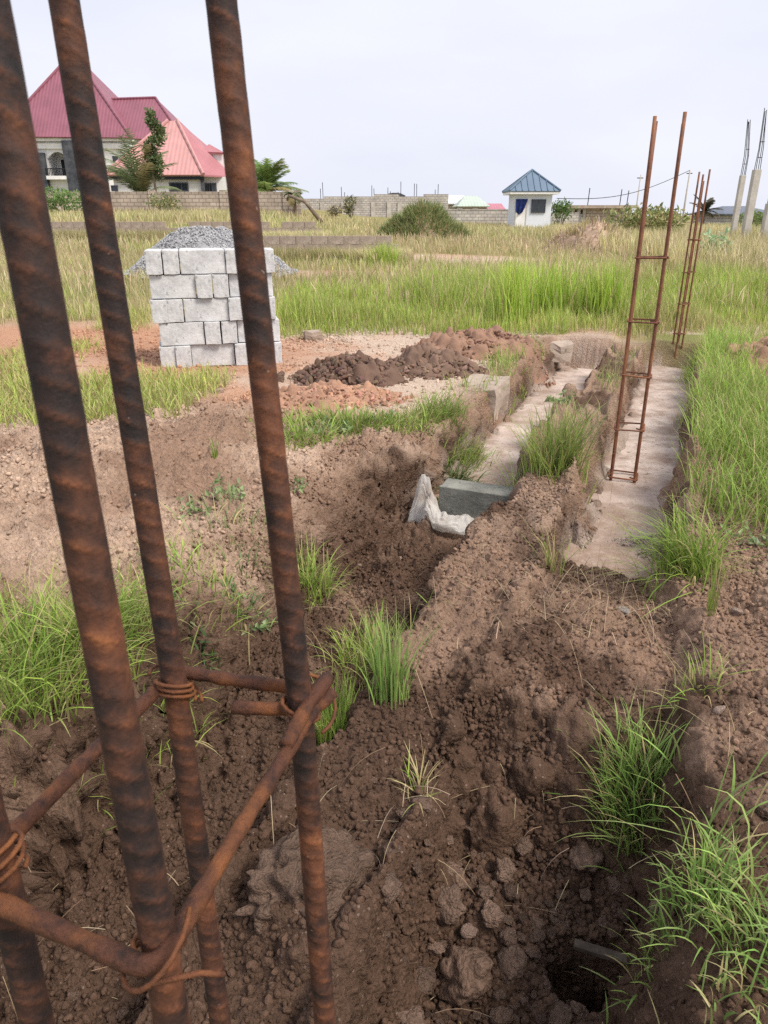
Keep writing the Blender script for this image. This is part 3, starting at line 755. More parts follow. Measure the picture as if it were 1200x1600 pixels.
# clods one can pick out: each its own object, meshes shared
def lump_mesh(name, sub, seed, base, cuts=9, rough=0.5, fine=0.12, agg=0.9):
    v_, f_ = clod_shape(sub, seed, cuts, rough, fine, agg)
    tone = 1 + 0.25 * fbm(v_[:, 0] * 2.5, v_[:, 1] * 2.5, v_[:, 2] * 2.5, 3, seed)
    me = mesh_np(name, v_, f_, True, np.clip(np.array(base) * tone[:, None], 0.02, 0.8)); me.materials.append(M['clod']); return me
clod_meshes = [lump_mesh('clod', 4, 400 + k, np.array((.205, .137, .104)) * (0.72 + 0.075 * k)) for k in range(9)]
placed = []
def put_clod(px, py, zg, size, mesh, name, label, cat, group=None, sink=0.35, rot=None):
    p = onz(px, py, zg)
    for _ in range(5): p = onz(px, py, gz1(p.x, p.y) + size * 0.4)
    placed.append((p.x, p.y, size))
    o = link(name, mesh, None, None, (p.x, p.y, gz1(p.x, p.y) + size * (0.6 - sink)), rot or tuple(random.Random(px * 7 + py).uniform(0, 6.28) * k for k in (0.15, 0.15, 1)), (size,) * 3)
    return tag(o, label, cat, group)
big1 = lump_mesh('clod', 4, 431, (.20, .13, .095), 8, 0.45, 0.10, 1.0)
big2 = lump_mesh('clod', 4, 437, (.26,.18,.135), 7, 0.4, 0.14)
put_clod(726, 1522, -0.5, 0.092, big1, 'soil_clod', 'biggest round brown soil clod at the bottom of the foreground pit', 'soil clod', sink=0.25)
put_clod(655, 1532, -0.5, 0.046, clod_meshes[0], 'soil_clod', 'dark cracked clod just beside the biggest round clod, nearer the cage', 'soil clod')
put_clod(896, 1462, -0.5, 0.062, clod_meshes[5], 'soil_clod', 'brown clod resting at the rim of the dark hole', 'soil clod')
put_clod(700, 1410, -0.5, 0.062, clod_meshes[3], 'soil_clod', 'wide brown clod above the pinkish stone in the pit', 'soil clod')
put_clod(800, 1508, -0.5, 0.052, clod_meshes[2], 'soil_clod', 'lumpy clod between the biggest clod and the dark hole', 'soil clod')
put_clod(640, 1592, -0.5, 0.070, clod_meshes[4], 'soil_clod', 'broad clod cut by the bottom edge beneath the dark cracked clod', 'soil clod')
stone1 = lump_mesh('stone', 3, 451, (.34, .235, .19), 8, 0.3, 0.05, 0.0); stone2 = lump_mesh('stone', 3, 452, (.42, .37, .33), 9, 0.25, 0.04, 0.0)
stone3 = lump_mesh('stone', 3, 453, (.48, .36, .29), 7, 0.3, 0.06, 0.0)
put_clod(733, 1453, -0.5, 0.032, stone1, 'stone', 'pinkish stone standing among clods in the foreground pit', 'stone', rot=(1.2, 0.3, 0.4))
put_clod(706, 1314, -0.45, 0.013, stone2, 'stone', 'small whitish pebble high in the pit rubble', 'stone')
put_clod(746, 1303, -0.45, 0.010, stone2, 'stone', 'tiny squarish pale pebble beside the whitish pebble in the pit', 'stone')
put_clod(1126, 1108, 0.0, 0.026, stone3, 'stone', 'smooth pale pink stone on bare soil beside a small green tuft', 'stone')
put_clod(1150, 964, 0.05, 0.028, stone3, 'stone', 'pale stone on the brown bank near the leaning grass tuft', 'stone')
put_clod(974, 950, -0.1, 0.038, stone2, 'stone', 'grey angular stone in the dry roots on the soil dam', 'stone')
put_clod(624, 872, -0.3, 0.024, stone3, 'stone', 'cream pebble in the trench in front of the plastic sheet', 'stone')
put_clod(562, 884, -0.2, 0.018, stone3, 'stone', 'small cream pebble on the slumped trench bank', 'stone')
put_clod(1170, 760, 0.2, 0.045, clod_meshes[7], 'soil_clod', 'clod high on the spoil bank beside the grass strip', 'soil clod')
put_clod(436, 590, 0.0, 0.075, clod_meshes[1], 'soil_clod', 'lone dark clod on pale earth beside the block stack', 'soil clod')
put_clod(342, 610, 0.0, 0.055, stone3, 'stone', 'pale flat stone lying in the grass before the block stack', 'stone')
# rubble of the pit
rr = random.Random(12)
n_c = 0
for _ in range(4000):
    if n_c >= 150: break
    px, py = rr.uniform(600, 985), rr.uniform(1270, 1600)
    if rr.random() > 0.25 + 0.75 * (py - 1250) / 350: continue
    z0 = -0.5
    p = onz(px, py, z0)
    for _k in range(4): p = onz(px, py, gz1(p.x, p.y))
    s_p, t_p = st(p.x, p.y)
    if not (-0.58 < t_p < 0.08) or s_p > 1.75: continue
    size = 0.013 + 0.046 * rr.random() ** 1.9
    if any((p.x - a_) ** 2 + (p.y - b_) ** 2 < (0.8 * (size + c_)) ** 2 for a_, b_, c_ in placed): continue
    placed.append((p.x, p.y, size))
    o = link('soil_clod', clod_meshes[rr.randrange(9)], None, None, (p.x, p.y, gz1(p.x, p.y) + size * 0.42), (rr.uniform(-.5, .5), rr.uniform(-.5, .5), rr.uniform(0, 6.28)), (size * rr.uniform(.8, 1.25), size * rr.uniform(.8, 1.2), size * rr.uniform(.75, 1.15)))
    near_px = min(((733, 1453, 'around the pinkish stone in the pit'), (726, 1540, 'around the biggest round clod in the pit'), (915, 1470, 'by the dark hole in the pit'), (650, 1350, 'against the ridge wall of the pit'),
                   (725, 1308, 'near the pale pebbles high in the pit'), (830, 1385, 'in the open middle of the pit'), (930, 1340, 'below the arching tuft in the pit'), (560, 1560, 'at the pit mouth beside the nearest right bar')),
                  key=lambda q_: (q_[0] - px) ** 2 + (q_[1] - py) ** 2)[2]
    kindw = 'tiny' if size < .015 else 'small' if size < .022 else 'fist-sized'
    lab = f'{kindw} loose brown clod {near_px}'
    tag(o, lab, 'soil clod', lab + 's'); n_c += 1
n_c = 0
for _ in range(4000):
    if n_c >= 110: break
    if rr.random() < 0.6: s_p, t_p = rr.uniform(0.6, 3.6), rr.uniform(-1.5, -0.9)
    else: s_p, t_p = rr.uniform(1.4, 3.5), rr.uniform(-0.9, 0.75)
    x_, y_ = xy(s_p, t_p)
    size = 0.008 + 0.026 * rr.random() ** 2.4
    if y_ < 0.5 or any((x_ - a_) ** 2 + (y_ - b_) ** 2 < (0.9 * (size + c_)) ** 2 for a_, b_, c_ in placed): continue
    placed.append((x_, y_, size))
    o = link('soil_clod', clod_meshes[rr.randrange(9)], None, None, (x_, y_, gz1(x_, y_) + size * 0.25), (rr.uniform(-.5, .5), rr.uniform(-.5, .5), rr.uniform(0, 6.28)), (size * rr.uniform(.8, 1.25), size * rr.uniform(.8, 1.2), size * rr.uniform(.75, 1.15)))
    zone = ('on the trench floor behind the foreground bars' if t_p < -.9 and s_p < 1.9 else 'in the trench before the plastic sheet' if t_p < -.9 else 'on the soil bank right of the dam' if t_p > .1
            else 'on the soil dam below the leaning bright tuft' if t_p > -.5 else 'on the bare ridge between the trenches')
    kindw = 'tiny' if size < .012 else 'small' if size < .02 else 'fist-sized'
    lab = f'{kindw} loose brown clod {zone}'
    tag(o, lab, 'soil clod', lab + 's'); n_c += 1
# finer rubble on the pit floor
s, t = scatter_st(7500, 0.3, 1.95, -0.56, 0.06, lambda s, t: 0.35 + 0.65 * (1 - sst(1.2, 1.9, s)), rng)
x, y = xy(s, t); ok = y > 0.4; x, y = x[ok], y[ok]; size = 0.006 + 0.011 * rng.random(len(x)) ** 1.6
cr = gn_scatter('soil_rubble', np.stack([x, y, ground_z(x, y) + size * 0.35], 1), size, ground_col(x, y) * rng.uniform(0.75, 1.25, (len(x), 1)), [mesh_np('rubble', *clod_shape(3, 950 + k, 8, 0.5, 0.1, 0.8)) for k in range(8)], M['clod_inst'], 6)
tag(cr, 'fine brown rubble covering the floor of the foreground pit', 'soil', kind='stuff')
# the broken lump at the end of the ridge, behind the nearest right-hand bar
lump_r = lump_mesh('earth_lump', 5, 471, (.175, .116, .086), 9, 0.7, 0.26, 1.0); lump_r.materials.clear(); lump_r.materials.append(mat_lump('earth_lump', False, 9, 40, 0.016))
o = link('earth_lump', lump_r, None, None, (0, 0, 0)); p = onz(478, 1400, -0.25)
o.location = (p.x, p.y, gz1(p.x, p.y) - 0.075); o.rotation_euler = (0.2, 0.3, 0.7); o.scale = (0.20, 0.17, 0.16)
tag(o, 'large dry pale brown lump of earth behind the foreground bars', 'earth lump')

# heaps of dug earth
def heap(label, cx, cy, rx, ry, h, rz, base, seed, n_cr, lumpy=1.0, cmax=0.05, name='soil_heap', cat='soil heap', sharp=1.0):
    rng = np.random.default_rng(seed)
    nr, na = 44, 120
    r = np.linspace(0, 1.08, nr); a_ = np.linspace(0, 2 * np.pi, na, endpoint=False)
    Rr, A = np.meshgrid(r, a_, indexing='ij')
    edge = 1 + 0.22 * fbm(np.cos(A) * 1.6 + seed, np.sin(A) * 1.6, 0.0, 3, seed)
    lx, ly = Rr * np.cos(A) * rx * edge, Rr * np.sin(A) * ry * edge
    c_, s2 = math.cos(rz), math.sin(rz)
    wx, wy = cx + lx * c_ - ly * s2, cy + lx * s2 + ly * c_
    prof = np.clip(1 - Rr ** (1.5 * sharp), 0, 1) * (1 + 0.35 * fbm(wx * 1.7, wy * 1.7, 0.0, 3, seed + 2))
    z = h * prof
    f_ = np.clip((1.05 - Rr) * 4, 0, 1)
    cz = z
    z = z + f_ * lumpy * 1.5 * (0.5 * cmax * 3.2 * clods(wx, wy, cz, cmax * 3.2, seed + 3, 0.6) + cmax * 0.8 * clods(wx, wy, cz, cmax * 1.5, seed + 4, 0.8) + 0.4 * cmax * fbm(wx * 9, wy * 9, cz * 9, 3, seed + 5))
    zz = ground_z(wx, wy) + z - 0.05 * sst(0.9, 1.08, Rr) - 0.004
    I = np.arange(nr * na).reshape(nr, na); J = np.roll(I, -1, 1)
    q = np.stack([I[:-1], I[1:], J[1:], J[:-1]], -1).reshape(-1, 4)
    tone = 1 + 0.35 * fbm(wx * 4, wy * 4, zz * 4, 4, seed + 6).ravel()
    V = np.stack([wx.ravel(), wy.ravel(), zz.ravel()], 1)
    org = np.array([cx, cy, gz1(cx, cy)])
    root = link(name, mesh_np(name, V - org, q, True, np.clip(np.array(base) * tone[:, None], 0.02, 0.8)), M['crumbly'], None, tuple(org))
    tag(root, label, cat)
    if n_cr:
        k = rng.random(n_cr) ** 0.6 * 1.12; ang = rng.uniform(0, 2 * np.pi, n_cr)
        ex, ey = k * np.cos(ang) * rx, k * np.sin(ang) * ry
        px_, py_ = cx + ex * c_ - ey * s2, cy + ex * s2 + ey * c_
        pz = ground_z(px_, py_) + h * np.clip(1 - k ** (1.5 * sharp), 0, 1) + 0.3 * cmax * (k < 1)
        sz = cmax * (0.15 + 0.85 * rng.random(n_cr) ** 2.0)
        o = link('loose_clods', crumb_mesh('loose_clods', np.stack([px_, py_, pz], 1) - org, sz, seed, 2, soil_tone(n_cr, rng, 0.7, 1.35, base), 9), M['crumbly'], root)
        o['kind'] = 'stuff'
    return root
h1 = onz(548, 590, 0.0); heap('dark brown heap of fresh clods on pale earth beside the block stack', h1.x, h1.y, 0.52, 0.36, 0.20, 0.1, (.155, .10, .076), 501, 900, 1.2, 0.046)
h2 = onz(508, 620, 0.0); heap('low reddish heap of crumbled earth in front of the darker heap', h2.x, h2.y, 0.70, 0.36, 0.085, 0.05, (.38, .225, .155), 502, 900, 1.2, 0.034)
h3 = onz(672, 578, 0.0); heap('brown clod heap in the middle between two other soil heaps', h3.x, h3.y, 0.52, 0.33, 0.17, -0.1, (.19, .125, .095), 503, 900, 1.2, 0.046)
h4 = onz(752, 556, 0.0); heap('long reddish brown heap of dug earth at the edge of the tall grass', h4.x, h4.y + 0.25, 0.78, 0.45, 0.22, -0.08, (.27, .165, .118), 504, 1300, 1.2, 0.044)
h5 = onz(1195, 572, 0.0); heap('reddish spoil heap beyond the grass strip at the right edge', h5.x + 0.1, h5.y, 0.55, 0.55, 0.24, 0.0, (.32,.195,.135), 505, 260, 1.0, 0.04)
# ------------------------------------------------------------------ grass
def blade_mesh(name, P, h, w, az, th0, th1, nseg, c0, c1, seed, profile='blade'):
    """P: roots (n,3); h: length; w: width; az: heading; th0/th1: lean at the root and extra lean at the tip; c0/c1: root and tip colours"""
    n = len(P); rng = np.random.default_rng(seed)
    u = np.linspace(0, 1, nseg + 1)
    th = th0[:, None] + th1[:, None] * u[None, :] ** 1.4
    ds = h[:, None] / nseg
    r = np.concatenate([np.zeros((n, 1)), np.cumsum(np.sin(th[:, :-1]) * ds, 1)], 1)
    z = np.concatenate([np.zeros((n, 1)), np.cumsum(np.cos(th[:, :-1]) * ds, 1)], 1)
    dx, dy = np.sin(az)[:, None], np.cos(az)[:, None]
    wob = rng.normal(0, 0.03, (n, 1)) * h[:, None] * u[None] ** 2
    cx = P[:, 0:1] + r * dx - wob * dy; cy = P[:, 1:2] + r * dy + wob * dx; cz = P[:, 2:3] + z
    if profile == 'blade': pr = np.minimum(1.0, (1 - u) * 2.2 + 0.06) * (0.75 + 0.25 * np.minimum(1, u * 4))
    elif profile == 'seed': pr = np.where(u > 0.72, 1.0 - (u - 0.72) * 2.5, 0.22)
    else: pr = np.full_like(u, 0.8)
    ww = w[:, None] * pr[None] * 0.5
    fa = az + np.pi / 2 + rng.normal(0, 0.5, n)
    sx, sy = np.sin(fa)[:, None] * ww, np.cos(fa)[:, None] * ww
    fold = ww * 0.35
    L = np.stack([cx - sx, cy - sy, cz + fold], -1); R = np.stack([cx + sx, cy + sy, cz + fold], -1)
    V = np.stack([L, R], 2).reshape(n, -1, 3)
    k = 2 * (nseg + 1)
    o = np.arange(nseg) * 2
    q = np.stack([o, o + 1, o + 3, o + 2], -1)
    Fq = (q[None] + (np.arange(n) * k)[:, None, None]).reshape(-1, 4)
    col = c0[:, None, :] + (c1 - c0)[:, None, :] * (u[None, :, None] ** 1.2)
    col = np.repeat(col, 2, axis=1).reshape(-1, 3)
    return mesh_np(name, V.reshape(-1, 3), Fq, True, np.clip(col, 0.01, 0.9))
GREEN = dict(a=(.190, .300, .050), b=(.330, .450, .090))
def tones(n, rng, a, b, dry=0.12, dryc=(.48, .40, .20), spread=0.18):
    k = rng.random(n)[:, None]
    c = np.array(a) * (1 - k) + np.array(b) * k
    c = c * (1 + rng.normal(0, spread, (n, 1))) * (1 + rng.normal(0, 0.04, (n, 3)))
    d = rng.random(n) < dry
    c[d] = np.array(dryc) * rng.uniform(0.7, 1.25, (d.sum(), 1))
    return np.clip(c, 0.02, 0.8)
def blades_at(name, x, y, h, w, seed, a=GREEN['a'], b=GREEN['b'], dry=0.12, lean=0.30, bend=0.9, az=None, nseg=4, profile='blade', tip=1.15, dryc=(.48, .40, .20), origin=(0, 0, 0), dz=0.0):
    rng = np.random.default_rng(seed); n = len(x)
    z = ground_z(x, y) - 0.006 + dz
    P = np.stack([x, y, z], 1) - np.array(origin)
    if az is None: az = rng.uniform(0, 2 * np.pi, n)
    c0 = tones(n, rng, a, b, dry, dryc)
    pf = fbm(x * 0.42, y * 0.42, 3.0, 4, 821); pw = sst(0.05, 0.5, fbm(x * 0.3 + 7, y * 0.55, 1.0, 4, 822))[:, None] * (np.asarray(y) > 9)[:, None]
    c0 = c0 * (1 + 0.30 * pf)[:, None]; c0 = c0 * (1 - 0.55 * pw) + 0.55 * pw * np.array((.46, .37, .22))
    c1 = c0 * tip; td = rng.random(n) < 0.3; c1[td] = c1[td] * 0.45 + 0.55 * np.array((.52, .46, .24))
    c0 = c0 * 0.9 + 0.1 * np.array((.34, .33, .14))
    return blade_mesh(name, P, h, w, az, np.abs(rng.normal(0, lean, n)), np.abs(rng.normal(bend, 0.45, n)), nseg, c0, c1, seed, profile)
def tuft(label, px, py, zg, n, rad, h, w, seed, heading=None, pull=0.5, dry=0.22, a=GREEN['a'], b=GREEN['b'], lean=0.30, bend=0.9, group=None, ell=(1, 1), nseg=5, name='grass_tuft', cat='grass tuft', rz=0.0):
    """one tuft of grass rooted where the photograph shows its base"""
    p = onz(px, py, zg)
    for _ in range(6): p = onz(px, py, gz1(p.x, p.y))
    rng = np.random.default_rng(seed)
    k = rng.random(n) ** 0.6 * rad * (1.0 + 0.5 * (rng.random(n) < 0.25)); an = rng.uniform(0, 2 * np.pi, n)
    ex, ey = k * np.cos(an) * ell[0], k * np.sin(an) * ell[1]
    x, y = p.x + ex * math.cos(rz) - ey * math.sin(rz), p.y + ex * math.sin(rz) + ey * math.cos(rz)
    az = np.arctan2(x - p.x, y - p.y) + rng.normal(0, 1.1, n)
    if heading is not None:
        m_ = rng.random(n) < pull; az[m_] = heading + rng.normal(0, 0.45, m_.sum())
    hh = h * rng.uniform(0.45, 1.1, n); ww = w * rng.uniform(0.6, 1.2, n)
    n_d = n // 4; hh[:n_d] *= 0.45; az[:n_d] = rng.uniform(0, 6.283, n_d)
    org = (p.x, p.y, gz1(p.x, p.y))
    me = blades_at('grass_tuft', x, y, hh, ww, seed, a, b, dry, lean, bend, az, nseg, origin=org)
    o = link(name, me, M['leaf'], None, org)
    return tag(o, label, cat, group)
R_, L_, FWD, BACK = math.pi / 2, -math.pi / 2, 0.0, math.pi
deep = dict(a=(.150, .260, .060), b=(.285, .42, .110))
tuft('upright green grass tuft in the trench beside the nearest stirrup', 525, 1160, -0.25, 520, 0.085, 0.27, 0.0042, 601, None, 0.0, 0.10, lean=0.14, bend=0.35, ell=(0.8, 1.0))
tuft('tall dark green blades behind the upright tuft in the trench', 610, 1090, -0.25, 150, 0.05, 0.36, 0.0055, 602, None, 0.0, 0.05, lean=0.13, bend=0.30, **deep)
tuft('low mixed grass tuft spreading across the trench behind the upright blades', 590, 1040, -0.3, 420, 0.17, 0.22, 0.0045, 603, None, 0.0, 0.28, lean=0.4, bend=0.9)
tuft('arching green grass tuft on the right rim of the foreground pit', 1000, 1185, -0.02, 420, 0.085, 0.26, 0.0055, 604, L_, 0.5, 0.12, lean=0.36, bend=0.8, ell=(1, 1.1), **deep)
tuft('sprawling green grass tuft above the dark hole at the pit corner', 1095, 1410, -0.02, 330, 0.10, 0.145, 0.0052, 605, L_, 0.40, 0.14, lean=0.45, bend=1.1, **deep)
tuft('grass tuft cut by the right edge below the sprawling tuft', 1200, 1480, 0.0, 150, 0.08, 0.15, 0.0052, 606, L_, 0.4, 0.15, lean=0.45, bend=1.2, **deep)
tuft('sparse grass with pale seed stalks in the bottom right corner', 1130, 1590, 0.0, 46, 0.09, 0.13, 0.0052, 607, None, 0.3, 0.35, lean=0.5, bend=1.1, **deep)
tuft('few long arching blades between the two big tufts by the pit', 1120, 1300, 0.0, 26, 0.10, 0.34, 0.0055, 608, R_, 0.6, 0.2, lean=0.5, bend=1.3, **deep)
tuft('small straggly green tuft on the bare soil dam', 1090, 1075, 0.0, 70, 0.06, 0.17, 0.0048, 609, None, 0.3, 0.3, lean=0.6, bend=0.9)
tuft('bright grass tuft leaning over the edge of the nearer trench', 1075, 890, 0.0, 420, 0.12, 0.38, 0.0055, 610, L_, 0.65, 0.10, lean=0.5, bend=1.15, a=(.20, .33, .05), b=(.33, .47, .09))
tuft('thin upright stems beside the leaning bright tuft', 1112, 955, 0.0, 26, 0.02, 0.34, 0.0045, 611, None, 0.0, 0.15, lean=0.08, bend=0.25)
tuft('bushy grass tuft on the ridge between the two trenches', 862, 735, -0.05, 640, 0.17, 0.44, 0.0065, 612, None, 0.0, 0.25, lean=0.33, bend=0.7, a=(.20, .30, .06), b=(.33, .44, .10))
tuft('dry wispy tuft on the ridge end in front of the bushy one', 866, 890, -0.08, 46, 0.04, 0.26, 0.004, 613, None, 0.0, 0.75, lean=0.5, bend=0.7)
tuft('green tuft hanging on the trench lip above the plastic sheet', 700, 655, 0.0, 900, 0.27, 0.26, 0.006, 614, R_, 0.4, 0.10, lean=0.45, bend=1.1, ell=(1.0, 0.8))
tuft('dark leafy tuft drooping into the trench below the lip tuft', 712, 690, -0.02, 260, 0.10, 0.26, 0.008, 615, R_, 0.6, 0.05, lean=0.8, bend=1.4, a=(.055, .12, .035), b=(.13, .23, .06))
tuft('grass tuft on the slumped bank beside the nearest right bar', 478, 818, -0.05, 300, 0.11, 0.26, 0.0052, 616, None, 0.2, 0.18, lean=0.38, bend=0.9)
tuft('low green weeds along the lip of the trench bank', 560, 668, 0.0, 1300, 0.42, 0.17, 0.007, 617, None, 0.0, 0.12, lean=0.6, bend=1.0, ell=(1.2, 0.4))
tuft('leafy weeds on the bank edge close behind the nearest right bar', 470, 690, 0.0, 420, 0.22, 0.17, 0.008, 618, None, 0.0, 0.10, lean=0.7, bend=1.0)
tuft('thin weeds on the crusted bank between the foreground bars', 350, 800, 0.05, 150, 0.17, 0.14, 0.007, 619, None, 0.0, 0.2, lean=0.7, bend=0.9, ell=(1, 1.3), a=(.16, .23, .09), b=(.27, .34, .15))
tuft('small leafy weed patch on the bank behind the far bar', 372, 850, 0.05, 110, 0.09, 0.11, 0.009, 620, None, 0.0, 0.1, lean=0.8, bend=0.9, a=(.10, .19, .07), b=(.20, .30, .12))
tuft('sparse bank grass seen between the second and third bars', 300, 900, 0.02, 240, 0.19, 0.19, 0.005, 621, None, 0.0, 0.25, lean=0.5, bend=1.0)
tuft('dark creeping weed low on the bank beside the middle bar', 302, 948, 0.0, 150, 0.075, 0.07, 0.010, 622, None, 0.0, 0.0, lean=1.0, bend=0.8, a=(.03, .075, .03), b=(.08, .15, .05))
# the dense patch on the left bank, seen behind the two nearest bars
tuft('dense green grass clump on the bank at the left edge', 50, 1060, 0.0, 1300, 0.25, 0.30, 0.0052, 623, R_, 0.35, 0.15, lean=0.40, bend=1.15, ell=(1.0, 1.0))
tuft('green grass clump on the bank between the first and second bars', 190, 1010, 0.0, 800, 0.17, 0.25, 0.0050, 624, R_, 0.4, 0.18, lean=0.42, bend=1.15)
tuft('grass fringe hanging over the trench wall at the left edge', 60, 1160, -0.02, 360, 0.15, 0.20, 0.0045, 625, BACK, 0.45, 0.35, lean=0.5, bend=1.2)
tuft('small pale dead tuft on the pit wall with tangled roots', 655, 1235, -0.2, 44, 0.035, 0.15, 0.0040, 626, None, 0.0, 0.7, lean=0.6, bend=0.8)
tuft('single young shoot standing on the crusted bank', 336, 706, 0.1, 14, 0.012, 0.13, 0.006, 627, None, 0.0, 0.0, lean=0.12, bend=0.3)

def mass(name, label, n, region, dens, hr, wr, seed, z_dry=None, nseg=3, **kw):
    rng = np.random.default_rng(seed)
    (x0, x1), (y0, y1) = region
    x, y = rng.uniform(x0, x1, n), rng.uniform(y0, y1, n)
    d_ = dens(x, y) if dens else np.ones(n)
    k = (rng.random(n) < d_) & (np.abs(x) < 0.60 * y + 1.5)
    x, y = x[k], y[k]
    h = rng.uniform(hr[0], hr[1], len(x)); w = rng.uniform(wr[0], wr[1], len(x))
    hm = kw.pop('hmul', None)
    if hm is not None: h = h * hm(x, y)
    o = link(name, blades_at(name, x, y, h, w, seed, nseg=nseg, **kw), M['leaf'])
    return tag(o, label, 'grass', kind='stuff')
# strip of grass along the right bank
def d_right(x, y):
    s, t = st(x, y); j = 0.12 * fbm(s * 1.3, t, 0.0, 3, 801)
    return win(0.02, 0.16, 0.50, 0.72, t + j + 0.05 * (s > 6)) * win(3.3, 3.8, 9.0, 9.6, s + j) * (0.45 + 0.55 * sst(-0.3, 0.3, fbm(x * 2.2, y * 2.2, 0.0, 3, 802)))
mass('grass', 'bright green grass strip along the bank beside the nearer trench', 60000, ((1.0, 5.2), (2.2, 9.6)), d_right, (0.16, 0.36), (0.004, 0.007), 701, lean=0.38, bend=1.0, nseg=4,
     a=(.21, .36, .05), b=(.38, .54, .11), dry=0.14)
def d_ridge(x, y):
    s, t = st(x, y); j = 0.05 * fbm(s * 2, t, 0.0, 3, 803)
    return win(TL + 0.30, TL + 0.36, TR - 0.36, TR - 0.30, t + j) * win(4.4, 5.2, 8.4, 8.8, s) * sst(-0.25, 0.3, fbm(x * 1.8, y * 1.8, 0.0, 3, 804))
mass('grass', 'short grass on the ridge between the trenches towards its far end', 14000, ((0.6, 4.0), (4.2, 9.0)), d_ridge, (0.08, 0.24), (0.004, 0.007), 702, lean=0.45, bend=0.9, a=(.18, .26, .07), b=(.31, .39, .12), dry=0.25)
def d_lip(x, y):
    s, t = st(x, y); j = 0.10 * fbm(s * 2, t, 0.0, 3, 805)
    return win(-2.05, -1.8, -1.58, -1.50, t + j) * win(5.6, 6.2, 9.3, 9.8, s) * sst(-0.1, 0.3, fbm(x * 1.5, y * 1.5, 0.0, 3, 806))
mass('grass', 'grass along the far lip of the trench before the reddish heap', 16000, ((0.2, 3.2), (5.2, 10.0)), d_lip, (0.08, 0.24), (0.005, 0.008), 703, lean=0.4, bend=0.9)
# short grass in front of the block stack and at the left
def d_yard(x, y):
    e = fbm(x * 0.9, y * 0.9, 0.0, 4, 807)
    a_ = win(-6.5, -5.5, -1.5, -1.25, x + 0.25 * e) * win(4.75, 5.15, 6.35, 6.75, y + 0.3 * e - 0.12 * (x + 2.5))
    b_ = (1 - sst(-3.4, -2.9, x + 0.3 * e)) * win(4.4, 4.9, 13.0, 14.0, y) * sst(-0.15, 0.25, e)
    return np.clip(a_ * (0.6 + 0.4 * sst(-.3, .3, e)) + 0.55 * b_, 0, 1)
mass('grass', 'short light green grass patch in front of the block stack', 110000, ((-7.5, -1.0), (4.4, 14.0)), d_yard, (0.07, 0.20), (0.006, 0.010), 704, lean=0.5, bend=0.9, nseg=2, a=(.29, .38, .08), b=(.46, .52, .15), dry=0.25)
# tall bright green grass beyond the heaps
def d_tall(x, y):
    e = fbm(x * 0.7, y * 0.7, 0.0, 4, 808)
    return sst(-1.75, -1.35, x + 0.25 * e - 0.0 * y) * (1 - sst(9.0, 11.5, x + e)) * sst(8.9, 9.5, y + 0.6 * e + 0.10 * x - 0.5 * sst(1.0, 3.0, x)) * (1 - sst(12.2, 14.6, y + 1.2 * e - 0.25 * np.clip(x, 0, 9)))
def h_tall(x, y): return 0.50 + 0.80 * sst(-0.3, 0.45, fbm(x * 0.8, y * 0.8, 0.0, 3, 809)) + 0.10 * sst(11, 13, y) - 0.35 * (1 - sst(9.0, 10.2, y))
mass('grass', 'tall bright green grass band beyond the soil heaps', 95000, ((-2.0, 11.5), (8.5, 17.0)), d_tall, (0.24, 0.50), (0.006, 0.012), 705, lean=0.16, bend=0.55, nseg=3, hmul=h_tall, a=(.26, .38, .06), b=(.44, .55, .12), dry=0.18, dryc=(.60, .50, .26))
# taller bright clumps standing in it
for i_, (px, py, ww_, lab) in enumerate(((865, 455, 1.0, 'tall bright green clump of reeds in the grass behind the trench end'), (945, 470, 0.7, 'narrow bright reed clump just beside the two-bar cage'),
                                         (600, 395, 0.9, 'green grass clump in the dry field in front of the low wall'), (800, 470, 0.6, 'small bright reed clump nearest the trench end'))):
    Yd = (10.8, 10.4, 19.5, 10.2)[i_]
    p = at(px, py, Yd); rng = np.random.default_rng(880 + i_); n = 420
    x, y = rng.normal(p.x, 0.22 * ww_, n), rng.normal(Yd, 0.2, n)
    org = (p.x, Yd, gz1(p.x, Yd))
    o = link('reed_clump', blades_at('reed_clump', x, y, rng.uniform(0.5, 1.05, n) * (0.95 if i_ != 2 else 0.7), rng.uniform(0.008, 0.014, n), 890 + i_, (.28, .43, .05), (.46, .60, .11), 0.08, 0.14, 0.45, origin=org), M['leaf'], None, org)
    tag(o, lab, 'reeds')
# the dry field
def bare(x, y):
    q = np.exp(-((x - 2.2) / 2.6) ** 2 - ((y - 22.5) / 2.2) ** 2) * 1.6 + np.exp(-((x + 3.5) / 4.0) ** 2 - ((y - 17.5) / 0.9) ** 2) * 1.5
    return 1 - 0.93 * sst(0.35, 0.75, q + 0.3 * fbm(x * 0.5, y * 0.5, 0.0, 3, 810))
def d_f1(x, y):
    e = fbm(x * 0.45, y * 0.45, 0.0, 4, 811)
    return bare(x, y) * (1 - 0.9 * sst(0.62, 0.85, 0.5 + 0.5 * fbm(x * 0.28, y * 0.5, 4.0, 4, 815))) * np.where(x < -1.6, sst(9.5, 12.5, y + 1.5 * e), sst(12.5, 15.5, y + e)) * (0.55 + 0.45 * sst(-.3, .3, e))
dryA = dict(a=(.34, .36, .15), b=(.50, .47, .24), dry=0.36, dryc=(.66, .55, .34))
mass('grass', 'dry yellow green field grass beyond the bright band', 110000, ((-16, 16), (9.0, 26.0)), d_f1, (0.10, 0.30), (0.008, 0.016), 706, lean=0.22, bend=0.6, nseg=2, **dryA)
def d_f2(x, y): return bare(x, y) * (0.4 + 0.6 * sst(-.35, .3, fbm(x * 0.2, y * 0.2, 0.0, 4, 812)))
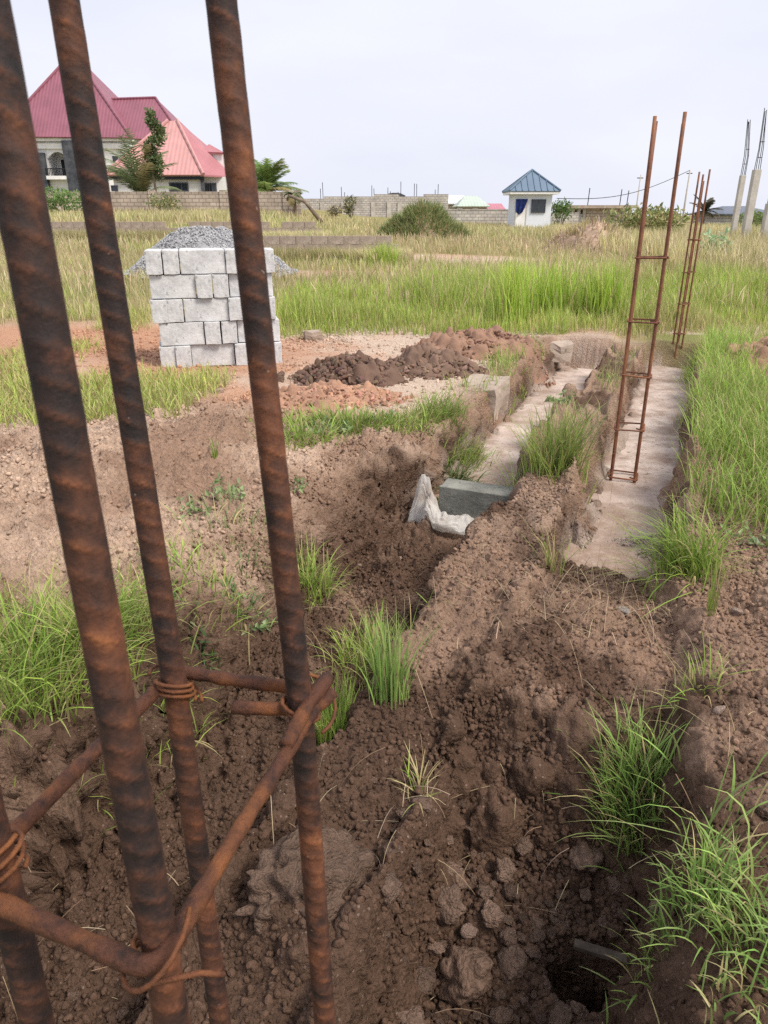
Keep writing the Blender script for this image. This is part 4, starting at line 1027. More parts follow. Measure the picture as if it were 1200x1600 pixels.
mass('grass', 'pale dry grass in the far field before the walls', 80000, ((-34, 36), (25.0, 58.0)), d_f2, (0.20, 0.48), (0.025, 0.05), 707, lean=0.22, bend=0.6, nseg=2, **dryA)
mass('grass', 'thin green undergrowth of the dry field', 60000, ((-24, 26), (12.0, 42.0)), lambda x, y: bare(x, y) * sst(-0.05, 0.35, fbm(x * 0.28, y * 0.28, 0.0, 4, 813)), (0.16, 0.36), (0.014, 0.028), 708, lean=0.25, bend=0.6, nseg=2, a=(.28, .36, .08), b=(.44, .49, .14), dry=0.12)
def d_seed(x, y): return bare(x, y) * (0.25 + 0.75 * sst(-0.1, 0.35, fbm(x * 0.3, y * 0.3, 0.0, 4, 814))) * sst(10.0, 12.0, y + 0.3 * x)
mass('grass', 'tall seed stalks standing above the field grass', 26000, ((-14, 16), (9.5, 30.0)), d_seed, (0.28, 0.58), (0.012, 0.024), 709, lean=0.12, bend=0.6, nseg=4, profile='seed', a=(.42, .36, .20), b=(.56, .46, .30), dry=0.3, dryc=(.55, .40, .30))
mass('grass', 'tall dry grass round the concrete columns', 26000, ((7, 18), (14.0, 34.0)), None, (0.5, 0.95), (0.014, 0.030), 710, lean=0.14, bend=0.6, nseg=3, a=(.42, .42, .17), b=(.58, .52, .27), dry=0.45, dryc=(.66, .55, .36))
mass('grass', 'dry grass half hiding the low wall beside the gravel heap', 9000, ((-5.5, 0.8), (20.2, 21.3)), None, (0.2, 0.5), (0.010, 0.020), 711, lean=0.18, bend=0.6, **dryA)
mass('grass', 'dry grass half hiding the longer low wall', 16000, ((-17, -2), (28.6, 29.8)), None, (0.25, 0.6), (0.014, 0.028), 712, lean=0.18, bend=0.6, **dryA)
# dry stems and roots lying on the dug soil
rng = np.random.default_rng(77)
px_, py_ = [], []
for (cx, cy, sx_, sy_, n) in ((930, 965, 85, 36, 260), (700, 900, 110, 60, 70), (620, 1250, 120, 60, 50), (860, 1350, 160, 110, 24), (1080, 1180, 110, 140, 60), (140, 1330, 110, 60, 40), (950, 800, 60, 40, 40)):
    px_ += list(rng.normal(cx, sx_, n)); py_ += list(rng.normal(cy, sy_, n))
pts = [onz(a_, b_, -0.15) for a_, b_ in zip(px_, py_)]
x, y = np.array([p.x for p in pts]), np.array([p.y for p in pts]); n = len(x)
x, y = x[y > 0.5], y[y > 0.5]; n = len(x)
o = link('dry_straw', blades_at('dry_straw', x, y, rng.uniform(0.05, 0.22, n), rng.uniform(0.0016, 0.003, n), 78, (.36, .26, .17), (.52, .41, .29), 0.35, 1.2, 0.9, nseg=5, profile='x', dryc=(.30, .19, .12), dz=0.012), M['dry'])
me = o.data
tag(o, 'dry straw and torn roots strewn over the dug soil', 'straw', kind='stuff')
# ------------------------------------------------------------------ concrete blocks
def block_mesh(lx, ly, lz, seed, grooves=0):
    """moulded sandcrete block: slightly worn edges, chipped corners"""
    bm = bmesh.new(); bmesh.ops.create_cube(bm, size=1.0)
    bmesh.ops.scale(bm, vec=(lx, ly, lz), verts=bm.verts)
    bmesh.ops.translate(bm, vec=(0, 0, lz / 2), verts=bm.verts)
    bmesh.ops.bevel(bm, geom=bm.edges[:], offset=0.006, segments=2, affect='EDGES', profile=0.6)
    bmesh.ops.subdivide_edges(bm, edges=[e for e in bm.edges if e.calc_length() > 0.1], cuts=3, use_grid_fill=True)
    bm.verts.ensure_lookup_table()
    P = np.array([v.co[:] for v in bm.verts])
    n = fbm(P[:, 0] * 9 + seed, P[:, 1] * 9, P[:, 2] * 9, 3, seed); n2 = vnoise(P[:, 0] * 30, P[:, 1] * 30 + seed, P[:, 2] * 30, seed)
    for v, a_, c_ in zip(bm.verts, n, n2):
        d_ = Vector((v.co.x / lx, v.co.y / ly, (v.co.z - lz / 2) / lz))
        v.co += Vector((math.copysign(1, d_.x) * (abs(d_.x) > .45), math.copysign(1, d_.y) * (abs(d_.y) > .45), math.copysign(1, d_.z) * (abs(d_.z) > .45))) * (0.004 * a_ + 0.0015 * c_)
    me = bpy.data.meshes.new('concrete_block'); bm.to_mesh(me); bm.free(); return me
B_L, B_W, B_H = 0.42, 0.148, 0.222
blk = [block_mesh(B_L, B_W, B_H - 0.006, 40 + k) for k in range(4)]
for me in blk: me.materials.append(M['block'])
pl, pr_ = onz(247, 575, 0.0), onz(441, 566, 0.0)
sx_dir = (pr_ - pl).normalized(); sy_dir = Vector((-sx_dir.y, sx_dir.x, 0)); s_ang = math.atan2(sx_dir.y, sx_dir.x)
z_stack = min(gz1(pl.x, pl.y), gz1(pr_.x, pr_.y)) - 0.01
rr = random.Random(3)
ordw = ['first', 'second', 'third', 'fourth', 'fifth', 'sixth', 'seventh']
courses = ['bottom course', 'second course up', 'middle course', 'fourth course up', 'top course']
for row in range(5):
    odd = row % 2 == 0
    pat = 'EELEEE' if odd else 'LEEL'
    xo = (0.0 if odd else 0.02) + rr.uniform(-.008, .008) + (0.035 if row < 2 else 0)
    for k, kind in enumerate(pat):
        wd = B_W if kind == 'E' else B_L
        deep_n = 1 if kind == 'E' else 3
        for j in range(deep_n):
            fx = xo + wd / 2
            out = (rr.uniform(-0.025, 0.01) if kind == 'E' else rr.uniform(0.0, 0.045)) if j == 0 else 0.02
            fy = out + (B_L / 2 if kind == 'E' else B_W / 2 + j * (B_W + 0.004))
            p = pl + sx_dir * fx + sy_dir * fy
            zz = z_stack + row * B_H + (rr.uniform(0, 0.002))
            o = link('concrete_block', blk[rr.randrange(4)], None, None, (p.x, p.y, zz), (0, 0, s_ang + (math.pi / 2 if kind == 'E' else 0) + rr.uniform(-.03, .03)))
            if j == 0:
                lab = f"pale grey block, {'end' if kind == 'E' else 'long side'} outward, {ordw[k]} along the {courses[row]} of the stack"
                tag(o, lab, 'concrete block', 'stacked concrete blocks')
            else:
                tag(o, f"pale grey block in the back rows of the stack, {courses[row]}", 'concrete block', f'blocks at the back of the stack, {courses[row]}')
        xo += wd + rr.uniform(0.002, 0.014)
# the damp block across the trench
bx_, by_ = xy(3.97, TL + 0.135)
wb = block_mesh(0.47, 0.16, 0.24, 77)
o = link('concrete_block', wb, M['wet_block'], None, (bx_, by_, -0.375), (0.02, -0.015, -TH - 0.02))
tag(o, 'single dark grey damp block set across the trench beside the plastic sheet', 'concrete block')
# old slab corners in the trench bank
def slab(label, px, py, zt, lx, ly, lz, rz, seed):
    p = onz(px, py, zt); me = block_mesh(lx, ly, lz, seed)
    for v in me.vertices: v.co += Vector((0.05, 0.05, 0.05)) * float(fbm(v.co.x * 6 + seed, v.co.y * 6, v.co.z * 6, 3, seed))
    o = link('old_slab', me, M['old_block'], None, (p.x, p.y, zt - lz), (0.03, -0.02, rz)); tag(o, label, 'concrete slab')
slab('weathered slab corner jutting from the trench bank behind the lip tuft', 756, 596, 0.01, 0.36, 0.50, 0.30, -TH, 91)
slab('half buried pale slab edge at the far bend of the trench', 858, 536, -0.01, 0.5, 0.25, 0.2, -TH + 0.5, 92)
slab('small grey block lying at the edge of the tall grass', 489, 515, 0.10, 0.22, 0.18, 0.16, 0.2, 93)
slab('small cream slab resting on the end of the reddish heap', 797, 528, 0.14, 0.22, 0.2, 0.14, -0.2, 94)

# crumpled sheet of clear plastic
m, nt, b, out = new_mat('plastic_film')
b.inputs['Base Color'].default_value = (0.80, 0.77, 0.74, 1); b.inputs['Roughness'].default_value = 0.45; b.inputs['Specular IOR Level'].default_value = 0.35
c = ramp(nt, noise(nt, coords(nt), 9, 4), [(0.33, (.72, .65, .58)), (0.55, (.90, .88, .85))]); nt.links.new(c, b.inputs['Base Color'])
bump(nt, b, noise(nt, coords(nt), 30, 4, 0.5), 0.35, 0.004)
tb = N(nt, 'ShaderNodeBsdfTranslucent'); nt.links.new(c, tb.inputs['Color'])
tp = N(nt, 'ShaderNodeBsdfTransparent')
x1 = N(nt, 'ShaderNodeMixShader'); x1.inputs[0].default_value = 0.5; nt.links.new(b.outputs[0], x1.inputs[1]); nt.links.new(tb.outputs[0], x1.inputs[2])
x2 = N(nt, 'ShaderNodeMixShader'); x2.inputs[0].default_value = 0.33; nt.links.new(x1.outputs[0], x2.inputs[1]); nt.links.new(tp.outputs[0], x2.inputs[2])
nt.links.new(x2.outputs[0], out.inputs['Surface']); M['film'] = m
nu, nv = 90, 60
U, W = np.meshgrid(np.linspace(0, 1, nu), np.linspace(0, 1, nv), indexing='ij')
# outline in the plane across the trench: foot line runs in front of the block, the near corner is pulled up against its end
s0b, t0b = st(bx_, by_)
foot_t = (t0b - 0.42) + 0.44 * U; foot_s = s0b - 0.13 - 0.10 * U + 0.02 * np.sin(U * 9)
top_h = 0.23 * np.exp(-((U - 0.15) / 0.17) ** 2) + 0.07 * np.exp(-((U - 0.62) / 0.3) ** 2) + 0.02
tt_ = foot_t + 0.06 * W * (U < 0.3) * (0.3 - U) + 0.05 * W * U; ss_ = foot_s + W * (0.05 + 0.05 * U)
crump = fbm(U * 4, W * 4, 0.0, 2, 951); crump2 = np.abs(fbm(U * 6 + 4, W * 5, 1.0, 2, 952))
ss_ = ss_ + 0.022 * crump - 0.05 * np.sin(np.pi * W) * (U > 0.25); tt_ = tt_ + 0.015 * fbm(U * 4, W * 6, 3.0, 3, 953)
fx_, fy_ = xy(ss_, tt_)
fz_ = np.maximum(ground_z(fx_, fy_), -0.40) + 0.012 + W ** 1.1 * top_h * (1 + 0.15 * crump) + 0.03 * crump2 * np.sin(np.pi * np.clip(W, 0.1, 1))
I = np.arange(nu * nv).reshape(nu, nv)
q = np.stack([I[:-1, :-1], I[:-1, 1:], I[1:, 1:], I[1:, :-1]], -1).reshape(-1, 4)
o = link('plastic_sheet', mesh_np('plastic_sheet', np.stack([fx_.ravel() - bx_, fy_.ravel() - by_, fz_.ravel() + 0.4], 1), q), M['film'], None, (bx_, by_, -0.4))
sol = o.modifiers.new('thickness', 'SOLIDIFY'); sol.thickness = 0.0012
tag(o, 'crumpled translucent white plastic sheet leaning on the damp block', 'plastic sheet')
# piece of wood lying across the dark hole at the pit's corner
p = onz(938, 1482, -0.42); MB().box(-0.07, 0.07, -0.012, 0.012, 0, 0.016).build('wood_strip', mat_speckle('old_wood', (.05, .04, .032), (.12, .095, .075), 20, 0.9, 0.002, 90), None, bevel=0.003, loc=(p.x, p.y, -0.44), rot=(0.1, 0.12, -0.25))
tag(bpy.data.objects['wood_strip'], 'short weathered wood strip lying across the dark hole in the pit', 'wood strip')
# ------------------------------------------------------------------ buildings and walls of the background
def mat_roof(name, c, pitch=0.30, axis=0):
    m, nt, b, _ = new_mat(name)
    v = coords(nt)
    w = N(nt, 'ShaderNodeTexWave', Scale=1.0); w.bands_direction = 'XYZ'[axis]
    mp = N(nt, 'ShaderNodeMapping'); mp.inputs['Scale'].default_value = (0.314 / pitch,) * 3
    nt.links.new(v, mp.inputs['Vector']); nt.links.new(mp.outputs['Vector'], w.inputs['Vector'])
    n = noise(nt, v, 0.7, 6, 0.6)
    col = ramp(nt, n, [(0.3, tuple(x * 0.88 for x in c)), (0.7, tuple(min(1, x * 1.12) for x in c))])
    nt.links.new(col, b.inputs['Base Color']); b.inputs['Roughness'].default_value = 0.42; b.inputs['Specular IOR Level'].default_value = 0.5
    bump(nt, b, w.outputs['Fac'], 0.55, 0.05)
    return m
def mat_wall(name, c, dirt=(.30, .25, .20)):
    m, nt, b, _ = new_mat(name)
    v = coords(nt)
    col = ramp(nt, noise(nt, v, 0.9, 6, 0.6), [(0.3, tuple(x * 0.9 for x in c)), (0.7, c)])
    col = mixc(nt, ramp(nt, noise(nt, coords(nt, 'Object', (2.5, 2.5, 0.5)), 1.4, 6, 0.65), [(0.62, 0.0), (0.82, 0.30)]), col, dirt)
    nt.links.new(col, b.inputs['Base Color']); b.inputs['Roughness'].default_value = 0.85
    return m
def mat_blockwork(name, c0, c1, mortar, bw=0.46, bh=0.235):
    m, nt, b, _ = new_mat(name)
    v = coords(nt)
    mp = N(nt, 'ShaderNodeMapping'); mp.inputs['Rotation'].default_value = (math.pi / 2, 0, 0)
    nt.links.new(v, mp.inputs['Vector'])
    br = N(nt, 'ShaderNodeTexBrick', Scale=1.0); br.inputs['Brick Width'].default_value = bw; br.inputs['Row Height'].default_value = bh
    br.inputs['Mortar Size'].default_value = 0.022; br.inputs['Color1'].default_value = (*c0, 1); br.inputs['Color2'].default_value = (*c1, 1); br.inputs['Mortar'].default_value = (*mortar, 1)
    nt.links.new(mp.outputs['Vector'], br.inputs['Vector'])
    c = mixc(nt, 0.6, br.outputs['Color'], ramp(nt, noise(nt, v, 1.1, 7, 0.65), [(0.3, 0.30), (0.7, 0.70)]), 'OVERLAY')
    nt.links.new(c, b.inputs['Base Color']); b.inputs['Roughness'].default_value = 0.95
    inv = N(nt, 'ShaderNodeMath', operation='SUBTRACT'); inv.inputs[0].default_value = 1.0; nt.links.new(br.outputs['Fac'], inv.inputs[1])
    bump(nt, b, inv.outputs[0], 0.8, 0.03)
    return m
M['maroon'] = mat_roof('maroon_roof', (.25, .085, .118), 0.32)
M['maroon_y'] = mat_roof('maroon_roof_side', (.25, .085, .118), 0.32, 1)
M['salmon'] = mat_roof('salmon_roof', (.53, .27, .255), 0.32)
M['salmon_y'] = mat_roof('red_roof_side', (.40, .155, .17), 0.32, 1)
M['slate'] = mat_plain('slate_metal', (.135, .195, .27), 0.4, 0.0, 0.10, 1.0, 0.5)
M['render'] = mat_wall('white_render', (.86, .85, .83))
M['render_b'] = mat_wall('bluish_white_render', (.76, .80, .86))
M['trim'] = mat_plain('white_trim', (.82, .81, .80), 0.6)
M['cladding'] = mat_speckle('dark_stone_cladding', (.04, .045, .055), (.11, .115, .13), 1.5, 0.8, 0.02, 6)
M['dark'] = mat_plain('dark_opening', (.018, .020, .026), 0.5)
M['glass'] = mat_plain('window_glass', (.030, .040, .055), 0.12, 0.0, 0.2, 1.0, 0.6)
M['iron'] = mat_plain('black_iron', (.02, .02, .022), 0.5)
M['blue_frame'] = mat_plain('blue_frame', (.10, .16, .42), 0.5)
M['navy'] = mat_plain('navy_cloth', (.012, .028, .13), 0.85, 0, 0.3, 4)
M['wall_old'] = mat_blockwork('old_blockwork', (.50, .42, .35), (.40, .33, .27), (.28, .23, .19))
M['wall_pale'] = mat_blockwork('pale_blockwork', (.52, .49, .45), (.42, .39, .36), (.30, .28, .26))
M['zinc'] = mat_roof('pale_zinc_roof', (.66, .66, .66), 0.4)
M['green_roof'] = mat_roof('faded_green_roof', (.46, .54, .46), 0.4)
M['pink_roof'] = mat_roof('pink_red_roof', (.45, .16, .20), 0.4)
M['dark_roof'] = mat_roof('dark_slate_roof', (.10, .12, .16), 0.4)

def face(name, pts, mat, parent, thick=0.12):
    """roof sheet of some thickness through the given corners (local coordinates)"""
    pts = [Vector(p) for p in pts]
    nrm = (pts[1] - pts[0]).cross(pts[2] - pts[0]).normalized()
    if nrm.z < 0: pts.reverse(); nrm = -nrm
    mb = MB(); n = len(pts)
    mb.add([p for p in pts] + [p - nrm * thick for p in pts], [tuple(range(n)), tuple(range(2 * n - 1, n - 1, -1))] + [(i, (i + 1) % n, (i + 1) % n + n, i + n)[::-1] for i in range(n)])
    return mb.build(name, mat, parent)
def win_part(parent, x0, x1, z0, z1, y, frame=0.07, fm=None, bars=1, name='window', side=None, cross=False):
    """window in a wall facing the viewer (or in the +x side wall when side is its x)"""
    fm = fm or M['trim']
    def B(mb, a0, a1, d0, d1, h0, h1):
        return mb.box(a0, a1, y + d0, y + d1, h0, h1) if side is None else mb.box(side - d1, side - d0, a0, a1, h0, h1)
    w = B(MB(), x0, x1, -0.02, 0.05, z0, z1).build(name, M['glass'], parent)
    f = MB()
    B(f, x0 - frame, x0, -0.06, 0.04, z0 - frame, z1 + frame); B(f, x1, x1 + frame, -0.06, 0.04, z0 - frame, z1 + frame)
    B(f, x0, x1, -0.055, 0.04, z0 - frame, z0); B(f, x0, x1, -0.055, 0.04, z1, z1 + frame)
    for k in range(bars):
        xc = x0 + (x1 - x0) * (k + 1) / (bars + 1); B(f, xc - frame * .4, xc + frame * .4, -0.05, -0.022, z0, z1)
    f.build('frame', fm, w)
    return w

# --- the two-storey house with the maroon roof
YH = 76.0
p0 = at(114, 300, YH); gx0, gz0 = p0.x, gz1(p0.x, YH) - 0.2
hs = empty('house', (gx0, YH, gz0)); tag(hs, 'two-storey white house with steep maroon roof and arched balcony', 'house')
def lz(py, Y=YH, ref=None): return at(600, py, Y).z - gz0
def lx(px, py=212, Y=YH): return at(px, py, Y).x - gx0
e_z, a_z = lz(213), lz(82, YH + 6.5)
xl, xr = lx(-6), lx(206, 222)
yb = 13.0
MB().box(xl + 0.6, xr - 0.6, 0.9, yb - .6, -1, 3.2).build('ground_floor_wall', M['render'], hs)
uw = MB().box(xl + 0.6, lx(62), 0.9, yb - .6, 3.2, e_z + .2).box(lx(96), xr - 0.6, 0.9, yb - .6, 3.2, e_z + .2).box(lx(62), lx(96), 2.9, yb - .6, 3.2, e_z + .2)
uw.build('upper_wall', M['render'], hs)
# arch over the balcony
xa0, xa1 = lx(62), lx(96); za = lz(236); zsp = lz(247)
arc = [(xa0, e_z + .2), (xa0, zsp)] + [(xa0 + (xa1 - xa0) * k / 10, zsp + (za - zsp) * math.sin(math.pi * k / 10)) for k in range(1, 10)] + [(xa1, zsp), (xa1, e_z + .2)]
MB().prism(arc[::-1], 0.85, 1.15).build('balcony_arch', M['trim'], hs)
MB().box(xa0 - 0.4, xa1 + 0.1, 0.2, 2.9, 2.9, 3.22).build('balcony_floor', M['trim'], hs)
rl = MB()
for k in range(17):
    xx = xa0 - 0.2 + (xa1 - xa0 + 0.2) * k / 16; rl.box(xx - .025, xx + .025, 0.28, 0.34, 3.22, lz(264) )
rl.box(xa0 - 0.2, xa1, 0.26, 0.36, lz(264), lz(264) + 0.09).build('railing', M['iron'], hs)
d_ = MB().box(lx(70), lx(84), 2.82, 2.9, 3.22, lz(246)).build('door', M['dark'], hs)
MB().box(lx(70) - .1, lx(70), 2.78, 2.88, 3.22, lz(246) + .1).box(lx(84), lx(84) + .1, 2.78, 2.88, 3.22, lz(246) + .1).box(lx(70), lx(84), 2.78, 2.88, lz(246), lz(246) + .1).build('frame', M['trim'], d_)
MB().box(lx(93), lx(114), 0.15, 0.84, -1, lz(219)).build('stone_pillar', M['cladding'], hs)
MB().box(lx(46), lx(60), 0.15, 0.84, -1, lz(238)).build('stone_pillar', M['cladding'], hs)
win_part(hs, lx(166), lx(186), lz(256), lz(243), 0.88)
MB().box(xl + 0.1, xr - 0.1, 0.35, yb, e_z - 0.35, e_z - 0.02).build('fascia', M['trim'], hs)
MB().box(xl + 0.3, xr - 0.3, 0.6, yb - .3, e_z - 1.0, e_z - 0.55).build('cornice', M['trim'], hs)
ap = (lx(114, 82, YH + 6.5), 6.5, a_z)
c1, c2, c3, c4 = (xl, 0, e_z), (xr, 0, e_z - 0.1), (xr, yb, e_z), (xl, yb, e_z)
face('roof_sheet', [c1, c2, ap], M['maroon'], hs); face('roof_sheet', [c2, c3, ap], M['maroon_y'], hs); face('roof_sheet', [c3, c4, ap], M['maroon'], hs); face('roof_sheet', [c4, c1, ap], M['maroon_y'], hs)
# wing to the right with its own ridge
r0 = Vector((lx(150, 156, YH + 6), 6.0, lz(156, YH + 6))); r1 = Vector((lx(243, 152, YH + 6), 6.0, lz(153, YH + 6)))
w1, w2, w3, w4 = (xr - 2.0, 1.2, e_z - .1), (lx(282), 1.2, e_z - .1), (lx(282), 11, e_z - .1), (xr - 2.0, 11, e_z - .1)
face('roof_sheet', [w1, w2, r1, r0], M['maroon'], hs); face('roof_sheet', [w2, w3, r1], M['maroon_y'], hs); face('roof_sheet', [w3, w4, r0, r1], M['maroon'], hs)
MB().box(xr - 0.6, lx(278), 2.0, 10.4, -1, e_z - .12).build('wing_wall', M['render'], hs)
for a_, b2_ in ((c1, ap), (c2, ap), (r1, w2), (r0, r1)):
    a_, b2_ = Vector(a_), Vector(b2_); MB().tube([a_ + Vector((0, -.03, .03)), b2_ + Vector((0, -.03, .03))], 0.12, 6).build('ridge_cap', M['maroon'], hs)

# --- the bungalow with the salmon roof
YB = 60.0
p0 = at(250, 300, YB); bx0, bz0 = p0.x, gz1(p0.x, YB) - 0.2
hb = empty('house', (bx0, YB, bz0)); tag(hb, 'white bungalow with faded salmon hip roof in front of the taller house', 'house')
def Lx(px, py=272, Y=YB): return at(px, py, Y).x - bx0
def Lz(py, Y=YB): return at(600, py, Y).z - bz0
ez = Lz(273)
x0, x1, dep = Lx(162), Lx(318), 9.0
x2 = Lx(352, 275, YB + 3)
apx = (Lx(277, 188, YB + 4.5), 4.5, Lz(188, YB + 4.5)); apl = (Lx(262, 190, YB + 4.5), 4.6, Lz(189, YB + 4.5))
MB().box(x0 + .5, x1 - .35, 0.5, dep, -1, ez - .05).build('wall', M['render'], hb)
MB().box(x1 - .35, Lx(362, 275, YB + 3), 1.6, dep, -1, ez - .07).build('side_wall', M['render'], hb)
face('roof_sheet', [(x0, 0, ez), (x1, 0, ez), apx, apl], M['salmon'], hb)
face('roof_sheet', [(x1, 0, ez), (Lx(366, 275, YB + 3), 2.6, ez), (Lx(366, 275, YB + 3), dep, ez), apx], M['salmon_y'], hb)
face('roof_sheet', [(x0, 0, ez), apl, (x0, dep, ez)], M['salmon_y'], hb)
face('roof_sheet', [(x0, dep, ez), apl, apx, (Lx(366, 275, YB + 3), dep, ez)], M['salmon'], hb)
for a_, b2_ in (((x1, 0, ez), apx), ((x0, 0, ez), apl)):
    MB().tube([Vector(a_) + Vector((0, -.05, .05)), Vector(b2_) + Vector((0, -.05, .05))], 0.13, 6).build('ridge_cap', M['salmon'], hb)
MB().box(x0 + .1, x1 - .05, 0.12, 0.3, ez - .32, ez - .12).build('fascia', M['dark'], hb)
MB().box(Lx(311), Lx(316), 0.25, 0.48, -1, ez - .13).build('stone_pillar', M['cladding'], hb)
win_part(hb, Lx(262), Lx(288), Lz(297), Lz(287), 0.48, 0.10, M['cladding'], 2)
win_part(hb, Lx(322, 290, YB + 1.5), Lx(336, 290, YB + 1.5), Lz(298), Lz(287), 1.58, 0.10, M['cladding'], 2)
win_part(hb, Lx(169), Lx(176), Lz(297), Lz(291), 0.48, 0.08, M['cladding'], 0)
gp = [(Lx(318, 240, YB + 5.5), 3.6, Lz(237, YB + 4)), (Lx(352, 240, YB + 4), 3.6, Lz(239, YB + 4)), (Lx(330, 236, YB + 5.5), 5.0, Lz(225, YB + 5))]
MB().box(Lx(322, 240, YB + 4), Lx(350, 240, YB + 4), 3.9, 5.6, ez, Lz(241, YB + 4)).build('dormer_wall', M['trim'], hb)
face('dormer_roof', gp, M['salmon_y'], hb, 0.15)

# --- boundary walls
def wall_run(label, pxs, Y, top, base_extra, mat, thick=0.2, pillars=(), jag=0.0, seed=0, name='boundary_wall', cap=True, step=3.0, Y1=None):
    """straight block wall from pixel column pxs[0] to pxs[1] at distance Y..Y1; top: pixel height(s)"""
    Y1 = Y1 or Y
    a_, b_ = at(pxs[0], 330, Y), at(pxs[1], 330, Y1)
    L = math.hypot(b_.x - a_.x, Y1 - Y); ang = math.atan2(Y1 - Y, b_.x - a_.x)
    z0 = gz1(a_.x, Y)
    root = empty(name, (a_.x, Y, z0), ang); tag(root, label, 'wall')
    rr = random.Random(seed); n = max(1, int(L / step))
    zt = at(600, top, (Y + Y1) / 2).z - z0
    for k in range(n):
        h = zt + (round(rr.uniform(-jag, jag) / 0.235) * 0.235 if jag else 0)
        MB().box(L * k / n, L * (k + 1) / n - 0.004, 0, thick, -1.0, h).build('panel', mat, root)
        if cap: MB().box(L * k / n, L * (k + 1) / n - 0.004, -.02, thick + .02, h, h + .06).build('coping', mat, root)
    for px in pillars:
        x_ = at(px, 330, Y).x - a_.x; x_ = x_ / math.cos(ang)
        MB().box(x_ - .2, x_ + .2, -.1, thick + .1, -1, zt + .15).build('pillar', mat, root)
    return root, zt, L
wall_run('long brown block boundary wall in front of the two houses', (62, 470), 52, 301, 0, M['wall_old'], pillars=(240, 350, 448, 466), jag=0.1, seed=1)
root, zt, L = wall_run('far unfinished block wall of uneven height with starter bars', (468, 700), 88, 314, 0, M['wall_pale'], jag=0.75, seed=5, step=2.6, cap=False)
rr = random.Random(9)
for xx in (2.6, 5.0, 8.4, 10.2, 11.4, 13.2, 15.6):
    z_ = zt - 0.1
    MB().box(xx - .22, xx + .22, -.1, .3, -1, z_).build('column', M['column'], root)
    for dx_ in (-.14, .14):
        MB().tube([(xx + dx_, .1, z_ - 0.2), (xx + dx_ + rr.uniform(-.05, .05), .1, z_ + rr.uniform(0.9, 2.2))], 0.035, 5).build('starter_bar', M['iron'], root)
wall_run('pale low block wall beside the little guard house', (690, 812), 62, 328, 0, M['wall_pale'], seed=3)
wall_run('low block wall behind the guard house toward the unfinished building', (860, 905), 66, 333, 0, M['wall_pale'], seed=4)
# low foundation walls in the grass: their blocks can be told apart
low_blk = [block_mesh(0.44, 0.15, 0.22, 120 + k) for k in range(3)]
for me in low_blk: me.materials.append(M['old_block'])
def low_wall(label, px0, px1, Y, py_top, rows, seed, Y1=None):
    Y1 = Y1 or Y
    a_, b_ = at(px0, py_top, Y), at(px1, py_top, Y1); L = math.hypot(b_.x - a_.x, Y1 - Y); ang = math.atan2(Y1 - Y, b_.x - a_.x)
    root = empty('low_wall', (a_.x, Y, a_.z - rows * 0.228), ang); tag(root, label, 'wall'); rr = random.Random(seed)
    for r in range(rows):
        x_ = -0.225 * (r % 2)
        while x_ < L:
            if not (r == rows - 1 and rr.random() < 0.12):
                link('block', low_blk[rr.randrange(3)], None, root, (x_ + .225, rr.uniform(-.006, .006), r * 0.228), (0, 0, rr.uniform(-.02, .02)))
            x_ += 0.452
low_wall('low weathered block wall in the dry grass beside the gravel heap', 412, 600, 21.5, 368, 3, 1)
low_wall('longer low wall further back behind the gravel heap', 60, 500, 30.0, 346, 3, 2)

# --- the guard house
YG = 50.0
p0 = at(836, 355, YG); qx, qz = p0.x, gz1(p0.x, YG) - 0.1
gh = empty('guard_house', (qx, YG, qz)); tag(gh, 'tiny white guard house with pyramid slate metal roof', 'guard house')
def Gx(px, py=320, Y=YG): return at(px, py, Y).x - qx
def Gz(py, Y=YG): return at(600, py, Y).z - qz
we = Gz(303); wl0, wr0 = Gx(804), Gx(862); wd = wr0 - wl0
MB().box(wl0, wr0, 0, wd, -.5, we).build('wall', M['render_b'], gh)
MB().box(wl0 - .06, wr0 + .06, -.06, wd + .06, -.5, 0.25).build('plinth', M['render'], gh)
ov = 0.42; el, er = wl0 - ov, wr0 + ov
MB().box(el + .05, er - .05, -ov + .05, wd + ov - .05, we - .02, we + .16).build('fascia', M['trim'], gh)
ac = ((wl0 + wr0) / 2, wd / 2, Gz(266, YG + wd / 2)); ze = we + .16
cs = [(el, -ov, ze), (er, -ov, ze), (er, wd + ov, ze), (el, wd + ov, ze)]
for k in range(4):
    r_ = face('roof_sheet', [cs[k], cs[(k + 1) % 4], ac], M['slate'], gh, 0.06)
    A_, B_, T_ = Vector(cs[k]), Vector(cs[(k + 1) % 4]), Vector(ac)
    up = (B_ - A_).cross(T_ - A_).normalized() * 0.03
    for j in range(1, 8):
        f_ = j / 8; base_p = A_.lerp(B_, f_)
        tp_ = T_.lerp(A_, 1 - f_ * 2) if f_ < .5 else T_.lerp(B_, f_ * 2 - 1)
        MB().tube([base_p + up, tp_ + up], 0.03, 5).build('seam', M['slate'], r_)
    MB().tube([A_ + Vector((0, 0, .05)), T_ + Vector((0, 0, .05))], 0.05, 6).build('ridge_cap', M['slate'], gh)
win_part(gh, Gx(831.5), Gx(851), Gz(331), Gz(313), -0.02, 0.06, M['cladding'], 1)
win_part(gh, 0.75, 1.55, Gz(331), Gz(313), 0, 0.06, M['cladding'], 1, side=wr0 + 0.02)
dr_ = MB().box(Gx(807), Gx(822), -0.05, 0.02, 0.0, Gz(313)).build('door', M['trim'], gh)
MB().box(Gx(805.5), Gx(807), -0.07, 0.02, 0, Gz(312)).box(Gx(822), Gx(823.5), -0.07, 0.02, 0, Gz(312)).build('frame', M['column'], dr_)
